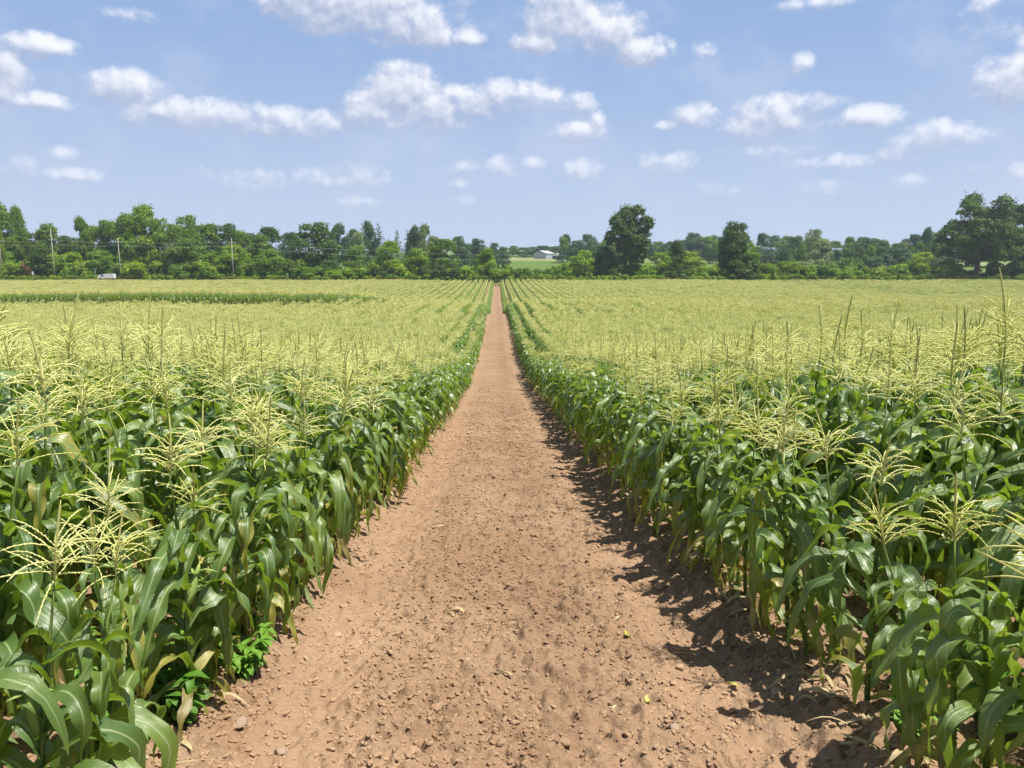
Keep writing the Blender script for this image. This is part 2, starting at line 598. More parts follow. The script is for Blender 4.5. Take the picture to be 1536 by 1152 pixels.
# ------------------------------------------------------------------ sky dome with clouds
CLOUDS = [  # px, py, rx, ry, strength in the photograph's pixels, turned into directions below
    (530, 6, 140, 40, 1.0), (620, 35, 72, 36, 1.1), (450, -4, 74, 28, 1), (694, 54, 32, 14, .8), (655, 50, 50, 24, 1),
    (840, 22, 56, 44, 1), (910, 45, 66, 32, 1), (962, 74, 46, 22, 1), (808, 62, 38, 20, .8), (870, 42, 50, 36, 1),
    (600, 138, 56, 44, 1.2), (556, 165, 48, 28, 1.1), (640, 165, 62, 32, 1.1), (700, 155, 60, 24, .8), (762, 145, 62, 26, .85), (812, 150, 42, 18, .7), (865, 155, 30, 16, .7), (620, 182, 84, 14, .8),
    (870, 197, 44, 20, .9), (898, 180, 13, 13, .7),
    (185, 130, 50, 24, 1), (200, 166, 22, 24, .8), (245, 165, 22, 14, .8), (300, 172, 62, 24, .85), (360, 175, 52, 22, .8), (422, 182, 52, 22, .85), (482, 185, 38, 20, .9), (460, 196, 74, 10, .6),
    (8, 110, 26, 34, .95), (35, 148, 54, 13, .9), (-5, 140, 34, 20, 1),
    (62, 68, 40, 14, .7), (1042, 175, 34, 20, .95), (1010, 187, 24, 8, .5),
    (1165, 175, 62, 30, .85), (1130, 190, 44, 16, .7), (1215, 155, 40, 15, .75), (1305, 177, 44, 18, .95),
    (1410, 205, 60, 19, .95), (1350, 232, 32, 13, .6), (1400, 195, 30, 16, 1), (1515, 120, 46, 32, 1.1), (1540, 100, 34, 22, 1.1),
    (1270, 242, 36, 11, .55), (1210, 245, 34, 8, .42), (1150, 225, 46, 13, .32),
    (875, 256, 36, 17, .75), (800, 245, 20, 12, .7), (755, 252, 24, 16, .5), (1000, 248, 40, 20, .55),
    (105, 260, 38, 10, .7), (540, 262, 42, 19, .5), (490, 270, 70, 13, .35), (98, 230, 20, 8, .38), (370, 270, 60, 14, .25),
    (690, 250, 22, 9, .35), (692, 275, 16, 9, .4), (692, 300, 20, 8, .38), (520, 303, 40, 8, .3),
    (1245, 0, 70, 10, .6), (1490, 35, 28, 14, .32), (1470, 8, 24, 12, .3), (1055, 75, 17, 12, .5), (1203, 97, 15, 12, .38), (195, 20, 26, 9, .35),
    (1360, 272, 30, 10, .36), (1250, 282, 36, 11, .34), (1465, 250, 24, 7, .32), (1532, 258, 18, 15, .5), (1100, 285, 44, 9, .25), (30, 250, 40, 12, .25),
    (-140, 120, 90, 26, .9), (-320, 60, 120, 34, 1), (1700, 60, 110, 40, 1), (1760, 190, 70, 20, .8), (1980, 150, 100, 30, 1),
]


def build_sky():
    def azel(px, py):
        d = (CM @ Vector(((px - 768) / F_PX, (576 - py) / F_PX, -1))).normalized()
        return math.degrees(math.atan2(d.x, d.y)), math.degrees(math.asin(d.z))
    az = np.concatenate([np.arange(-180, -48, 4.0), np.arange(-48, 50, 0.22), np.arange(50, 181, 4.0)])
    az[-1] = 180
    el = np.concatenate([[-3, -1.5], np.arange(0, 21, 0.22), np.arange(22, 40, 1.5)])
    A, E = np.meshgrid(az, el)

    def field(A, E):
        F = np.full(A.shape, -1.0)
        k = 19.0
        for px, py, rx, ry, s in CLOUDS:
            a, e = azel(px, py)
            d = ((A - a) * k / (rx * 1.0)) ** 2 + ((E - e) * k / (ry * 1.0)) ** 2
            v = s * (1 - d)
            h = np.clip(0.5 + 0.5 * (v - F) / 0.25, 0, 1)
            F = F * (1 - h) + v * h + 0.25 * h * (1 - h) * 0.6
        return np.maximum(F, -1)
    F0 = field(A, E)
    F1 = field(A + 0.25, E + 0.6)
    Rr = 7000.0
    x = np.sin(np.radians(A)) * np.cos(np.radians(E)) * Rr
    y = np.cos(np.radians(A)) * np.cos(np.radians(E)) * Rr
    z = np.sin(np.radians(E)) * Rr
    ny, nx = A.shape
    j, i = np.meshgrid(np.arange(ny - 1), np.arange(nx - 1), indexing='ij')
    q = np.stack([j * nx + i, (j + 1) * nx + i, (j + 1) * nx + i + 1, j * nx + i + 1], -1).reshape(-1, 4)
    mb = MB()
    mb.add(np.stack([x, y, z], -1).reshape(-1, 3), q.tolist(), np.stack([F0, F1, E / 40], -1).reshape(-1, 3))
    m, nt, out = new_mat('sky')
    a = N(nt, 'ShaderNodeAttribute', attribute_name='lf')
    s = N(nt, 'ShaderNodeSeparateXYZ', ins={0: a.outputs['Vector']})
    geo = N(nt, 'ShaderNodeNewGeometry')
    dr = N(nt, 'ShaderNodeVectorMath', operation='NORMALIZE', ins={0: geo.outputs['Position']}).outputs[0]
    st = N(nt, 'ShaderNodeTexSky')
    st.sky_type = 'NISHITA'
    st.sun_disc = False
    st.sun_elevation, st.sun_rotation = SUN_EL, SUN_AZ
    st.air_density, st.dust_density, st.ozone_density = sky.air_density, sky.dust_density, sky.ozone_density
    nt.links.new(dr, st.inputs[0])
    base = N(nt, 'ShaderNodeVectorMath', operation='SCALE', ins={0: st.outputs[0], 3: bg.inputs[1].default_value}).outputs[0]
    # thin veil of summer haze over the blue
    veil = mapr(nt, s.outputs[2], 0.0, 0.46, 0.92, 0.80)
    base = mixc(nt, veil, base, mixc(nt, mapr(nt, s.outputs[2], 0.02, 0.45), (0.365, 0.435, 0.585), (0.225, 0.335, 0.555)))
    sq = N(nt, 'ShaderNodeVectorMath', operation='MULTIPLY', ins={0: dr, 1: (1, 1, 1.15)}).outputs[0]
    wv = noise(nt, sq, 28.0, 5, 0.55)
    nz = noise(nt, sq, 70.0, 6, 0.55)
    off = N(nt, 'ShaderNodeVectorMath', operation='ADD', ins={0: sq, 1: (0.006, 0.0, 0.012)}).outputs[0]
    nz2 = noise(nt, off, 70.0, 3, 0.5)
    wv2 = noise(nt, off, 28.0, 5, 0.55)
    n = mth(nt, 'ADD', mth(nt, 'MULTIPLY', mth(nt, 'SUBTRACT', wv, 0.5), 2.3), mth(nt, 'MULTIPLY', mth(nt, 'SUBTRACT', nz, 0.5), 1.5))
    n2 = mth(nt, 'ADD', mth(nt, 'MULTIPLY', mth(nt, 'SUBTRACT', wv2, 0.5), 2.3), mth(nt, 'MULTIPLY', mth(nt, 'SUBTRACT', nz2, 0.5), 1.5))
    dens = mth(nt, 'ADD', s.outputs[0], n)
    alpha = mapr(nt, dens, -0.28, 0.98)
    # keep noise from making clouds far from any cloud centre
    alpha = mth(nt, 'MULTIPLY', alpha, mapr(nt, s.outputs[0], -0.75, 0.1))
    alpha = mth(nt, 'MULTIPLY', alpha, mapr(nt, s.outputs[2], 0.0, 0.35, 0.45, 0.86))
    thick = mth(nt, 'ADD', s.outputs[1], n2)
    lit = mth(nt, 'ADD', mth(nt, 'MULTIPLY', mth(nt, 'SUBTRACT', s.outputs[0], s.outputs[1]), 0.9), mth(nt, 'MULTIPLY', mth(nt, 'SUBTRACT', n, n2), 0.45))
    sh = mapr(nt, lit, -0.45, 0.75)
    ccol = mixc(nt, sh, (0.29, 0.33, 0.45), (0.69, 0.69, 0.72))
    ccol = mixc(nt, mapr(nt, s.outputs[2], 0.0, 0.3, 0.45, 0.0), ccol, (0.49, 0.53, 0.65))
    veil2 = noise(nt, sq, 9.0, 5, 0.6)
    base = mixc(nt, mapr(nt, veil2, 0.45, 0.75, 0.0, 0.4), base, (0.42, 0.455, 0.58))
    col = mixc(nt, alpha, base, ccol)
    em = N(nt, 'ShaderNodeEmission', ins={0: col, 1: 1.0})
    nt.links.new(em.outputs[0], out.inputs[0])
    m.cycles.emission_sampling = 'NONE'
    o = obj('sky', mb.mesh('sky', [m]))
    tag(o, 'pale blue summer sky with scattered small white clouds', 'sky', kind='structure')


build_sky()


# ------------------------------------------------------------------ corn
def corn_leaf(mb, rnd, z0, phi, L, W, th0, drop, nseg, ncr, dry, ruf=0.10, twist=0.0, mi=0, bend=0.0, base=(0, 0)):
    s = np.linspace(0, 1, nseg + 1)
    th = th0 - drop * (s * 0.22 + 0.78 * sstep(rnd.uniform(0.0, 0.1), rnd.uniform(0.42, 0.85), s))
    if rnd.random() < 0.4 and nseg > 2:      # some blades are snapped over
        k_ = rnd.uniform(0.3, 0.65)
        th = th - R(rnd.uniform(25, 60)) * sstep(k_ - 0.07, k_ + 0.07, s)
        th = np.maximum(th, R(-96))
    ds = L / nseg
    ph = phi + bend * s ** 2
    thm = (th[1:] + th[:-1]) / 2
    phm = (ph[1:] + ph[:-1]) / 2
    d = np.stack([np.cos(thm) * np.cos(phm), np.cos(thm) * np.sin(phm), np.sin(thm)], -1) * ds
    P = np.concatenate([[[0, 0, 0]], np.cumsum(d, 0)]) + np.array([base[0], base[1], z0])
    P += np.outer(np.minimum(1, s * 30), [0, 0, 0])
    T = np.stack([np.cos(th) * np.cos(ph), np.cos(th) * np.sin(ph), np.sin(th)], -1)
    S = np.stack([-np.sin(ph), np.cos(ph), np.zeros_like(s)], -1)
    Nn = np.cross(S, T)
    Nn = -Nn if Nn[0][2] < 0 else Nn
    tw = twist * s ** 1.3
    S2 = S * np.cos(tw)[:, None] + Nn * np.sin(tw)[:, None]
    N2 = -S * np.sin(tw)[:, None] + Nn * np.cos(tw)[:, None]
    w = W * (0.62 + 0.38 * sstep(0, 0.28, s)) * np.clip(1 - s ** 2.6, 0, 1) ** 0.75 * (1 - 0.25 * s)
    w[-1] = 0.0015
    fold = 0.62 * np.exp(-s * 5) + 0.16
    fr = rnd.uniform(3.5, 6.5) * L
    p1, p2 = rnd.uniform(0, 6.3), rnd.uniform(0, 6.3)
    u = np.linspace(-1, 1, 2 * ncr + 1)
    V = []
    for k, uu in enumerate(u):
        lift = fold * abs(uu) * (1.2 if ncr > 1 else 1)
        if nseg > 6:
            lift = lift + ruf * 4.6 * np.sin(fr * 6.28 * s + (p1 if uu < 0 else p2)) * uu * uu * sstep(0.03, 0.2, s)
        V.append(P + S2 * (w * uu * 0.5 * (1 - 0.12 * fold))[:, None] + N2 * (lift * w * 0.5)[:, None])
    V = np.stack(V, 1)
    nc = len(u)
    A = np.zeros((nseg + 1, nc, 3))
    A[:, :, 0] = (u / 2 + 0.5)[None, :]
    A[:, :, 1] = s[:, None]
    A[:, :, 2] = dry
    F = [(i * nc + k, i * nc + k + 1, (i + 1) * nc + k + 1, (i + 1) * nc + k) for i in range(nseg) for k in range(nc - 1)]
    mb.add(V.reshape(-1, 3), F, A.reshape(-1, 3), mi)


def corn_parts(seed, lod, tassel=True, dryness=0.3, lean=0.05):
    """returns builders: stalk, leaves, tassel, ear husk, silk"""
    rnd = random.Random(seed)
    st, lv, ta, hu, si = MB(), MB(), MB(), MB(), MB()
    H = rnd.uniform(1.38, 1.52)
    la = rnd.uniform(0, 6.28)
    ln = rnd.uniform(0, lean)
    ax = lambda z: np.array([math.cos(la), math.sin(la)]) * ln * (z / H) ** 1.7
    nz = {0: 14, 1: 5, 2: 3, 3: 2}[lod]
    zz = np.linspace(0, H + 0.13, nz)
    pts = np.array([[*ax(z), z] for z in zz])
    rr = np.interp(zz, [0, 0.6, H + 0.1], [0.014, 0.012, 0.0045])
    if lod == 0:
        rr = rr * (1 + 0.10 * (np.arange(nz) % 2))
    tube(st, pts, rr, {0: 7, 1: 5, 2: 3, 3: 3}[lod])
    nl = {0: 15, 1: 14, 2: 11, 3: 8}[lod]
    nseg = {0: 20, 1: 8, 2: 5, 3: 3}[lod]
    phi0 = rnd.uniform(0, 6.28)
    for i in range(nl):
        t = i / (nl - 1)
        z = 0.15 + (H - 0.29) * t ** 0.95
        phi = phi0 + math.pi * (i % 2) + rnd.uniform(-0.6, 0.6)
        L = np.interp(t, [0, 0.2, 0.55, 0.8, 1.0], [0.45, 0.64, 0.74, 0.60, 0.34]) * rnd.uniform(0.72, 1.22)
        W = np.interp(t, [0, 0.3, 0.6, 1.0], [0.055, 0.090, 0.108, 0.075]) * rnd.uniform(0.9, 1.15)
        th0 = R(np.interp(t, [0, 0.5, 1], [55, 62, 60]) + rnd.uniform(-14, 10))
        drop = R(np.interp(t, [0, 0.3, 0.7, 1], [140, 148, 142, 112]) + rnd.uniform(-42, 18))
        dry = 0.0
        if t < 0.28 and rnd.random() < dryness * 1.6:
            dry = rnd.uniform(0.4, 1.1)
        elif rnd.random() < 0.10 * dryness:
            dry = rnd.uniform(0.25, 0.5)
        b = ax(z)
        W *= 1.12
        if lod == 0:
            L *= 1.08
        corn_leaf(lv, rnd, z, phi, L, W, th0, drop, nseg, 2 if lod == 0 else 1, dry, rnd.uniform(0.06, 0.17),
                  rnd.uniform(-1.7, 1.7), 0, rnd.uniform(-0.9, 0.9), b)
        if lod == 0:   # sheath round the stalk below the blade
            zs = np.linspace(max(0.02, z - 0.11), z + 0.004, 3)
            r0 = np.interp(z, [0, 0.6, H], [0.017, 0.0155, 0.009])
            tube(lv, [[*ax(q), q] for q in zs], [r0 * 0.9, r0, r0 * 1.18], 7, (0.3, 0.1, dry * 0.5), 0, cap=False)
    if tassel:
        nb = {0: rnd.randint(22, 30), 1: rnd.randint(19, 23), 2: 15, 3: 9}[lod]
        bs = {0: 24, 1: 6, 2: 3, 3: 2}[lod]
        sd_ = {0: 4, 1: 3, 2: 3, 3: 3}[lod]
        kr = {0: 0.9, 1: 1.5, 2: 2.7, 3: 4.6}[lod]
        zb = H + 0.11
        spike = rnd.uniform(0.32, 0.44)
        n = {0: 22, 1: 6, 2: 3, 3: 2}[lod]
        zs = np.linspace(0, spike, n)
        w_ = rnd.uniform(0, 6.28)
        r = np.interp(zs, [0, 0.1, spike * 0.9, spike], [0.0035, 0.0055, 0.0048, 0.0015]) * kr
        if lod == 0:
            r = r * (1 + 0.28 * (np.arange(n) % 2))
        b0 = ax(zb)
        lx, ly = rnd.uniform(-0.05, 0.05), rnd.uniform(-0.05, 0.05)
        tube(ta, [[b0[0] + lx * (q / spike) ** 2, b0[1] + ly * (q / spike) ** 2, zb + q] for q in zs], r, sd_ + 1, (0, 0, 0), 1)
        for k in range(nb):
            t = k / (nb - 1)
            zk = zb + 0.015 + 0.17 * t
            phi = k * 2.399 + rnd.uniform(-0.5, 0.5)
            L = (0.265 - 0.07 * t) * rnd.uniform(0.7, 1.2)
            th0 = R(rnd.uniform(22, 62))
            drop = R(rnd.uniform(5, 85))
            ss = np.linspace(0, 1, bs + 1)
            th = th0 - drop * ss
            P = [[b0[0], b0[1], zk]]
            pb = rnd.uniform(-0.4, 0.4)
            for q in range(bs):
                a, p = th[q], phi + pb * ss[q]
                e = P[-1]
                P.append([e[0] + math.cos(a) * math.cos(p) * L / bs, e[1] + math.cos(a) * math.sin(p) * L / bs, e[2] + math.sin(a) * L / bs])
            r = np.interp(ss, [0, 0.2, 0.85, 1], [0.0013, 0.0031, 0.0030, 0.0010]) * kr
            if lod == 0:
                r = r * (0.62 + 0.85 * (np.arange(bs + 1) % 2) * np.random.default_rng(k).uniform(0.7, 1.3, bs + 1))
                P = np.array(P) + np.random.default_rng(k + 9).normal(size=(bs + 1, 3)) * 0.0012
            tube(ta, P, r, sd_, (0, 0, 0), 0, cap=False)
    has_ear = lod <= 1 and rnd.random() < 0.8
    if has_ear:
        z = H * rnd.uniform(0.50, 0.62)
        phi = phi0 + rnd.uniform(-0.5, 0.5)
        n = 8 if lod == 0 else 4
        ang = R(rnd.uniform(62, 74))
        d = np.array([math.cos(phi) * math.cos(ang), math.sin(phi) * math.cos(ang), math.sin(ang)])
        b = np.array([*ax(z), z]) + d * 0.02
        ts = np.linspace(0, 1, n)
        prof = np.interp(ts, [0, 0.12, 0.4, 0.75, 1], [0.008, 0.020, 0.026, 0.018, 0.006])
        tube(hu, [b + d * 0.24 * q for q in ts], prof, 8 if lod == 0 else 5)
        if lod == 0:
            for k in range(4):
                corn_leaf(hu, rnd, 0, phi + k * 1.6, rnd.uniform(0.10, 0.17), 0.03, ang, R(rnd.uniform(20, 80)), 6, 1, 0)
                hu.v[-1] += b + d * 0.16 + np.array([0, 0, 0])
        tip = b + d * 0.24
        for k in range(16 if lod == 0 else 4):
            dd = d + np.array([rnd.uniform(-.7, .7), rnd.uniform(-.7, .7), rnd.uniform(-.3, .3)])
            m_ = tip + dd * 0.03
            e_ = m_ + dd * 0.015 + np.array([0, 0, -rnd.uniform(0.01, 0.035)])
            tube(si, [tip - d * 0.01, m_, e_], [0.0022, 0.002, 0.0012] if lod == 0 else [0.007, 0.006, 0.003], 3, cap=False)
    return st, lv, ta, hu, si


CORN_MATS = [M_STALK, M_LEAF, M_TASSEL, M_SPIKE, M_HUSK, M_SILK]


def merged_corn(mbs, M=None, out=None):
    out = out or MB()
    st, lv, ta, hu, si = mbs
    out.join(st, M, 0)
    out.join(lv, M, 1)
    if ta.v:
        t2 = MB()
        t2.join(ta)
        t2.m = [2 + k for k in ta.m]
        out.join(t2, M)
    if hu.v:
        out.join(hu, M, 4)
    if si.v:
        out.join(si, M, 5)
    return out


# nearest plants: parts of their own, meshes shared between copies
NEAR = []
for k in range(12):
    tas = k < 9
    st, lv, ta, hu, si = corn_parts(100 + k, 0, tas, 0.75 if not tas else 0.6, 0.20)
    NEAR.append(dict(
        stalk=st.mesh('stalk', [M_STALK]), leaves=lv.mesh('leaves', [M_LEAF]),
        tassel=ta.mesh('tassel', [M_TASSEL, M_SPIKE]) if tas else None,
        ear=hu.mesh('ear', [M_HUSK]) if hu.v else None, silk=si.mesh('silk', [M_SILK]) if si.v else None))

# far stand: prototype meshes kept in a collection that is not in the scene
PC = bpy.data.collections.new('corn_prototypes')
proto_i = {}


def add_proto(key, mb):
    i = len(proto_i)
    o = bpy.data.objects.new('p%02d' % i, mb.mesh('corn_mesh', CORN_MATS))
    PC.objects.link(o)
    proto_i[key] = i


for k in range(7):
    add_proto(('a', k), merged_corn(corn_parts(200 + k, 1, True, 0.25, 0.14)))
for k in range(4):
    add_proto(('an', k), merged_corn(corn_parts(220 + k, 1, False, 0.35, 0.14)))
for kind, lod, cnt, step in (('b', 2, 4, 0.21), ('c', 3, 8, 0.30)):
    for k in range(5):
        for tas in (True, False):
            mb = MB()
            for q in range(cnt):
                M = Matrix.Translation((random.uniform(-.08, .08), (q - cnt / 2 + 0.5) * step, 0)) @ Matrix.Rotation(random.uniform(0, 6.28), 4, 'Z') @ Matrix.Scale(random.uniform(0.92, 1.07), 4)
                merged_corn(corn_parts(300 + k * 20 + q + (500 if kind == 'c' else 0), lod, tas, 0.15, 0.14), M, mb)
            add_proto((kind if tas else kind + 'n', k), mb)


def corn_layout():
    """every plant: (x, y, row, side) of single plants, and far segments"""
    single, seg = [], []
    r = random.Random(11)
    for side in (-1, 1):
        row = 0
        x = 1.50 if side < 0 else 1.58
        while x < 330:
            # near part of the row
            ymin = max(0.9, (x - 2.2) / 0.80 - 0.5)
            if x < 60:
                y = ymin + r.uniform(0, 0.2)
                while y < 62:
                    if r.random() > 0.07 and (y > 0.9):
                        wob = 0.16 * float(perlin(np.array([y / 1.9 + side * 7]), np.array([0.37 + side]), 12)[0]) * (1.0 if row < 2 else 0.4)
                        single.append((side * x + PATH_X + wob + r.gauss(0, 0.045), y + r.uniform(-.05, .05), row, side))
                    y += 0.19 if row == 0 else 0.205
            row += 1
            x += 0.76
        # far: pairs of rows with a wider gap between pairs
        x = 1.55
        row = 0
        while x < 300:
            xr = x
            y0 = max(62, (xr - 6) / 0.74)
            y = y0
            while y < 306:
                step = 0.84 if y < 150 else 2.4
                xx = side * xr + PATH_X
                skip = side < 0 and 88.0 < y < 94.5 and xr > 11 + (94.5 - y) * 1.6
                if side > 0 and 236 < y < 239 and xr > 60:
                    skip = True
                if side < 0 and 268 < y < 271 and xr > 40:
                    skip = True
                if not skip and r.random() > 0.015:
                    seg.append((xx, y, row, side, 'b' if y < 150 else 'c'))
                y += step
            x += 0.74 if row % 2 == 0 else 1.36
            row += 1
    # headland rows closing the lane at its far end
    for k in range(4):
        for j in range(2):
            seg.append((PATH_X - 1.2 + 0.8 * k, 285 + j * 2.4, 0, 1, 'c'))
    return single, seg


SINGLE, SEG = corn_layout()
ORD = ['first', 'second', 'third', 'fourth', 'fifth', 'sixth', 'seventh', 'eighth', 'ninth', 'tenth', 'eleventh', 'twelfth', 'thirteenth',
       'fourteenth', 'fifteenth', 'sixteenth', 'seventeenth', 'eighteenth', 'nineteenth', 'twentieth']
TENS = ['', '', 'twenty', 'thirty', 'forty', 'fifty', 'sixty', 'seventy', 'eighty', 'ninety']
TENTH = ['', '', 'twentieth', 'thirtieth', 'fortieth', 'fiftieth', 'sixtieth', 'seventieth', 'eightieth', 'ninetieth']


def ordinal(n):      # 1-based
    if n <= 20:
        return ORD[n - 1]
    return TENTH[n // 10] if n % 10 == 0 else TENS[n // 10] + '-' + ORD[n % 10 - 1]


def place_corn():
    r = random.Random(5)
    scored = []
    for i, (x, y, row, side) in enumerate(SINGLE):
        px, py = project(x, y, gz(x, y) + 1.2)
        px2, py2 = project(x, y, gz(x, y) + 0.3)
        infr = (-60 < px < 1596) and y > 1.9
        vis = 1.0 if row == 0 else (0.75 if row == 1 else 0.62)
        scored.append((vis / y if infr else 0, i))
    scored.sort(reverse=True)
    near = {i for s, i in scored[:300] if s > 0}
    counter = {}
    rest = []
    order = sorted(range(len(SINGLE)), key=lambda i: SINGLE[i][1])
    for i in order:
        x, y, row, side = SINGLE[i]
        z = gz(x, y)
        edge = row == 0
        # edge plants next to the lane are shorter and mostly carry no tassel
        if row == 0:
            sc = r.uniform(0.80, 0.93)
            tas = r.random() < (0.5 if y < 6 else 0.16)
        elif row == 1:
            sc = r.uniform(0.88, 0.98)
            tas = r.random() < 0.88
        else:
            sc = r.uniform(0.92, 1.06) if r.random() > 0.1 else r.uniform(0.8, 0.9)
            tas = r.random() < 0.97
        sc *= 0.84 + 0.19 * float(sstep(2.4, 7.5, y + 0.9 * row))
        sc *= 1 + 0.10 * float(perlin(np.array([x / 3.0]), np.array([y / 3.0]), 6)[0])
        if y + row < 8:
            tas = r.random() < 0.95
        tiltx = r.gauss(0, 0.05) - side * (0.10 if edge else 0.0) * 1
        tilty = r.gauss(0, 0.05)
        rz = r.uniform(0, 6.28)
        rot = Euler((tilty, tiltx, 0)).to_matrix() @ Euler((0, 0, rz)).to_matrix()
        e = rot.to_euler()
        if i in near:
            k = r.randrange(0, 9) if tas else r.randrange(9, 12)
            P = NEAR[k]
            root = empty('corn_plant', (x, y, z - 0.02))
            root.rotation_euler = e
            root.scale = (sc, sc, sc * r.uniform(0.97, 1.03))
            key = (row, side)
            counter[key] = counter.get(key, 0) + 1
            lab = '%s corn plant %s, %s from near end, %s row %s of path' % (
                'shorter' if edge else 'tall', 'with yellow tassel' if tas else 'without tassel', ordinal(counter[key]),
                'edge' if edge else ORD[row], 'left' if side < 0 else 'right')
            tag(root, lab, 'corn plant', 'corn plants in the near rows beside the dirt path')
            obj('stalk', P['stalk'], root)
            obj('leaves', P['leaves'], root)
            if P['tassel']:
                obj('tassel', P['tassel'], root)
            if P['ear']:
                er = obj('ear', P['ear'], root)
                if P['silk']:
                    obj('silk', P['silk'], er)
        else:
            key = ('a', r.randrange(7)) if tas else ('an', r.randrange(4))
            rest.append((x, y, z - 0.02, e.x, e.y, e.z, sc, proto_i[key]))
    for x, y, row, side, kind in SEG:
        edge = row == 0
        sc = r.uniform(0.94, 1.04) * (0.93 if edge else 1)
        tas = not edge and (float(perlin(np.array([x / 5.0]), np.array([y / 14.0]), 8)[0]) + r.gauss(0, .12)) < 0.42
        sc *= 1 + 0.13 * float(perlin(np.array([x / 4.0]), np.array([y / 9.0]), 7)[0])
        if side < 0 and abs(y - 94.9) < 0.5 and x < -15:
            tas = True
        # greener strip on the far right
        if side > 0 and x > 105 and y > 190 and r.random() < 0.45:
            tas = False
        key = (kind if tas else kind + 'n', r.randrange(5))
        rest.append((x + r.gauss(0, 0.04), y, gz(x, y) - 0.02, 0, 0, math.pi * r.randrange(2), sc, proto_i[key]))
    rest = np.array(rest)
    me = bpy.data.meshes.new('corn_field')
    me.vertices.add(len(rest))
    me.vertices.foreach_set('co', rest[:, :3].astype(np.float32).ravel())
    a = me.attributes.new('rot', 'FLOAT_VECTOR', 'POINT')
    a.data.foreach_set('vector', rest[:, 3:6].astype(np.float32).ravel())
    a = me.attributes.new('scl', 'FLOAT', 'POINT')
    a.data.foreach_set('value', rest[:, 6].astype(np.float32))
    a = me.attributes.new('idx', 'INT', 'POINT')
    a.data.foreach_set('value', rest[:, 7].astype(np.int32))
    o = obj('corn_field', me)
    tag(o, 'ripening corn field with pale yellow tassels stretching to the hedgerow', 'corn', kind='stuff')
    scatter(o, PC, len(proto_i))
    print('corn points', len(rest), 'near', len(near))


def scatter(o, coll, n):
    ng = bpy.data.node_groups.new('scatter', 'GeometryNodeTree')
    ng.interface.new_socket('Geometry', in_out='INPUT', socket_type='NodeSocketGeometry')
    ng.interface.new_socket('Geometry', in_out='OUTPUT', socket_type='NodeSocketGeometry')
    gi = ng.nodes.new('NodeGroupInput')
    go = ng.nodes.new('NodeGroupOutput')
    ci = ng.nodes.new('GeometryNodeCollectionInfo')
    ci.inputs['Collection'].default_value = coll
    ci.inputs['Separate Children'].default_value = True
    ci.inputs['Reset Children'].default_value = True
    ip = ng.nodes.new('GeometryNodeInstanceOnPoints')
    ip.inputs['Pick Instance'].default_value = True

    def named(nm, typ):
        q = ng.nodes.new('GeometryNodeInputNamedAttribute')
        q.data_type = typ
        q.inputs['Name'].default_value = nm
        return q.outputs['Attribute']
    er = ng.nodes.new('FunctionNodeEulerToRotation')
    L = ng.links.new
    L(gi.outputs[0], ip.inputs['Points'])
    L(ci.outputs[0], ip.inputs['Instance'])
    L(named('idx', 'INT'), ip.inputs['Instance Index'])
    L(named('rot', 'FLOAT_VECTOR'), er.inputs[0])
    L(er.outputs[0], ip.inputs['Rotation'])
    L(named('scl', 'FLOAT'), ip.inputs['Scale'])
    L(ip.outputs[0], go.inputs[0])
    md = o.modifiers.new('scatter', 'NODES')
    md.node_group = ng


place_corn()


# ------------------------------------------------------------------ clods, stones, litter, weeds
def lump(seed, sub=2, flat=0.6, rough=0.28):
    import bmesh
    bm = bmesh.new()
    bmesh.ops.create_icosphere(bm, subdivisions=sub, radius=1.0)
    r = np.random.default_rng(seed)
    V = np.array([v.co[:] for v in bm.verts])
    F = [[v.index for v in f.verts] for f in bm.faces]
    bm.free()
    # chop with random planes for an angular look
    for _ in range(9):
        n = r.normal(size=3)
        n /= np.linalg.norm(n)
        d = r.uniform(0.55, 0.9)
        k = V @ n - d
        V = V - np.outer(np.clip(k, 0, None), n)
    V *= 1 + rough * 0.25 * r.normal(size=(len(V), 1)) * 0.4
    V *= np.array([1, r.uniform(0.65, 1), flat])
    mb = MB()
    mb.add(V, F)
    return mb


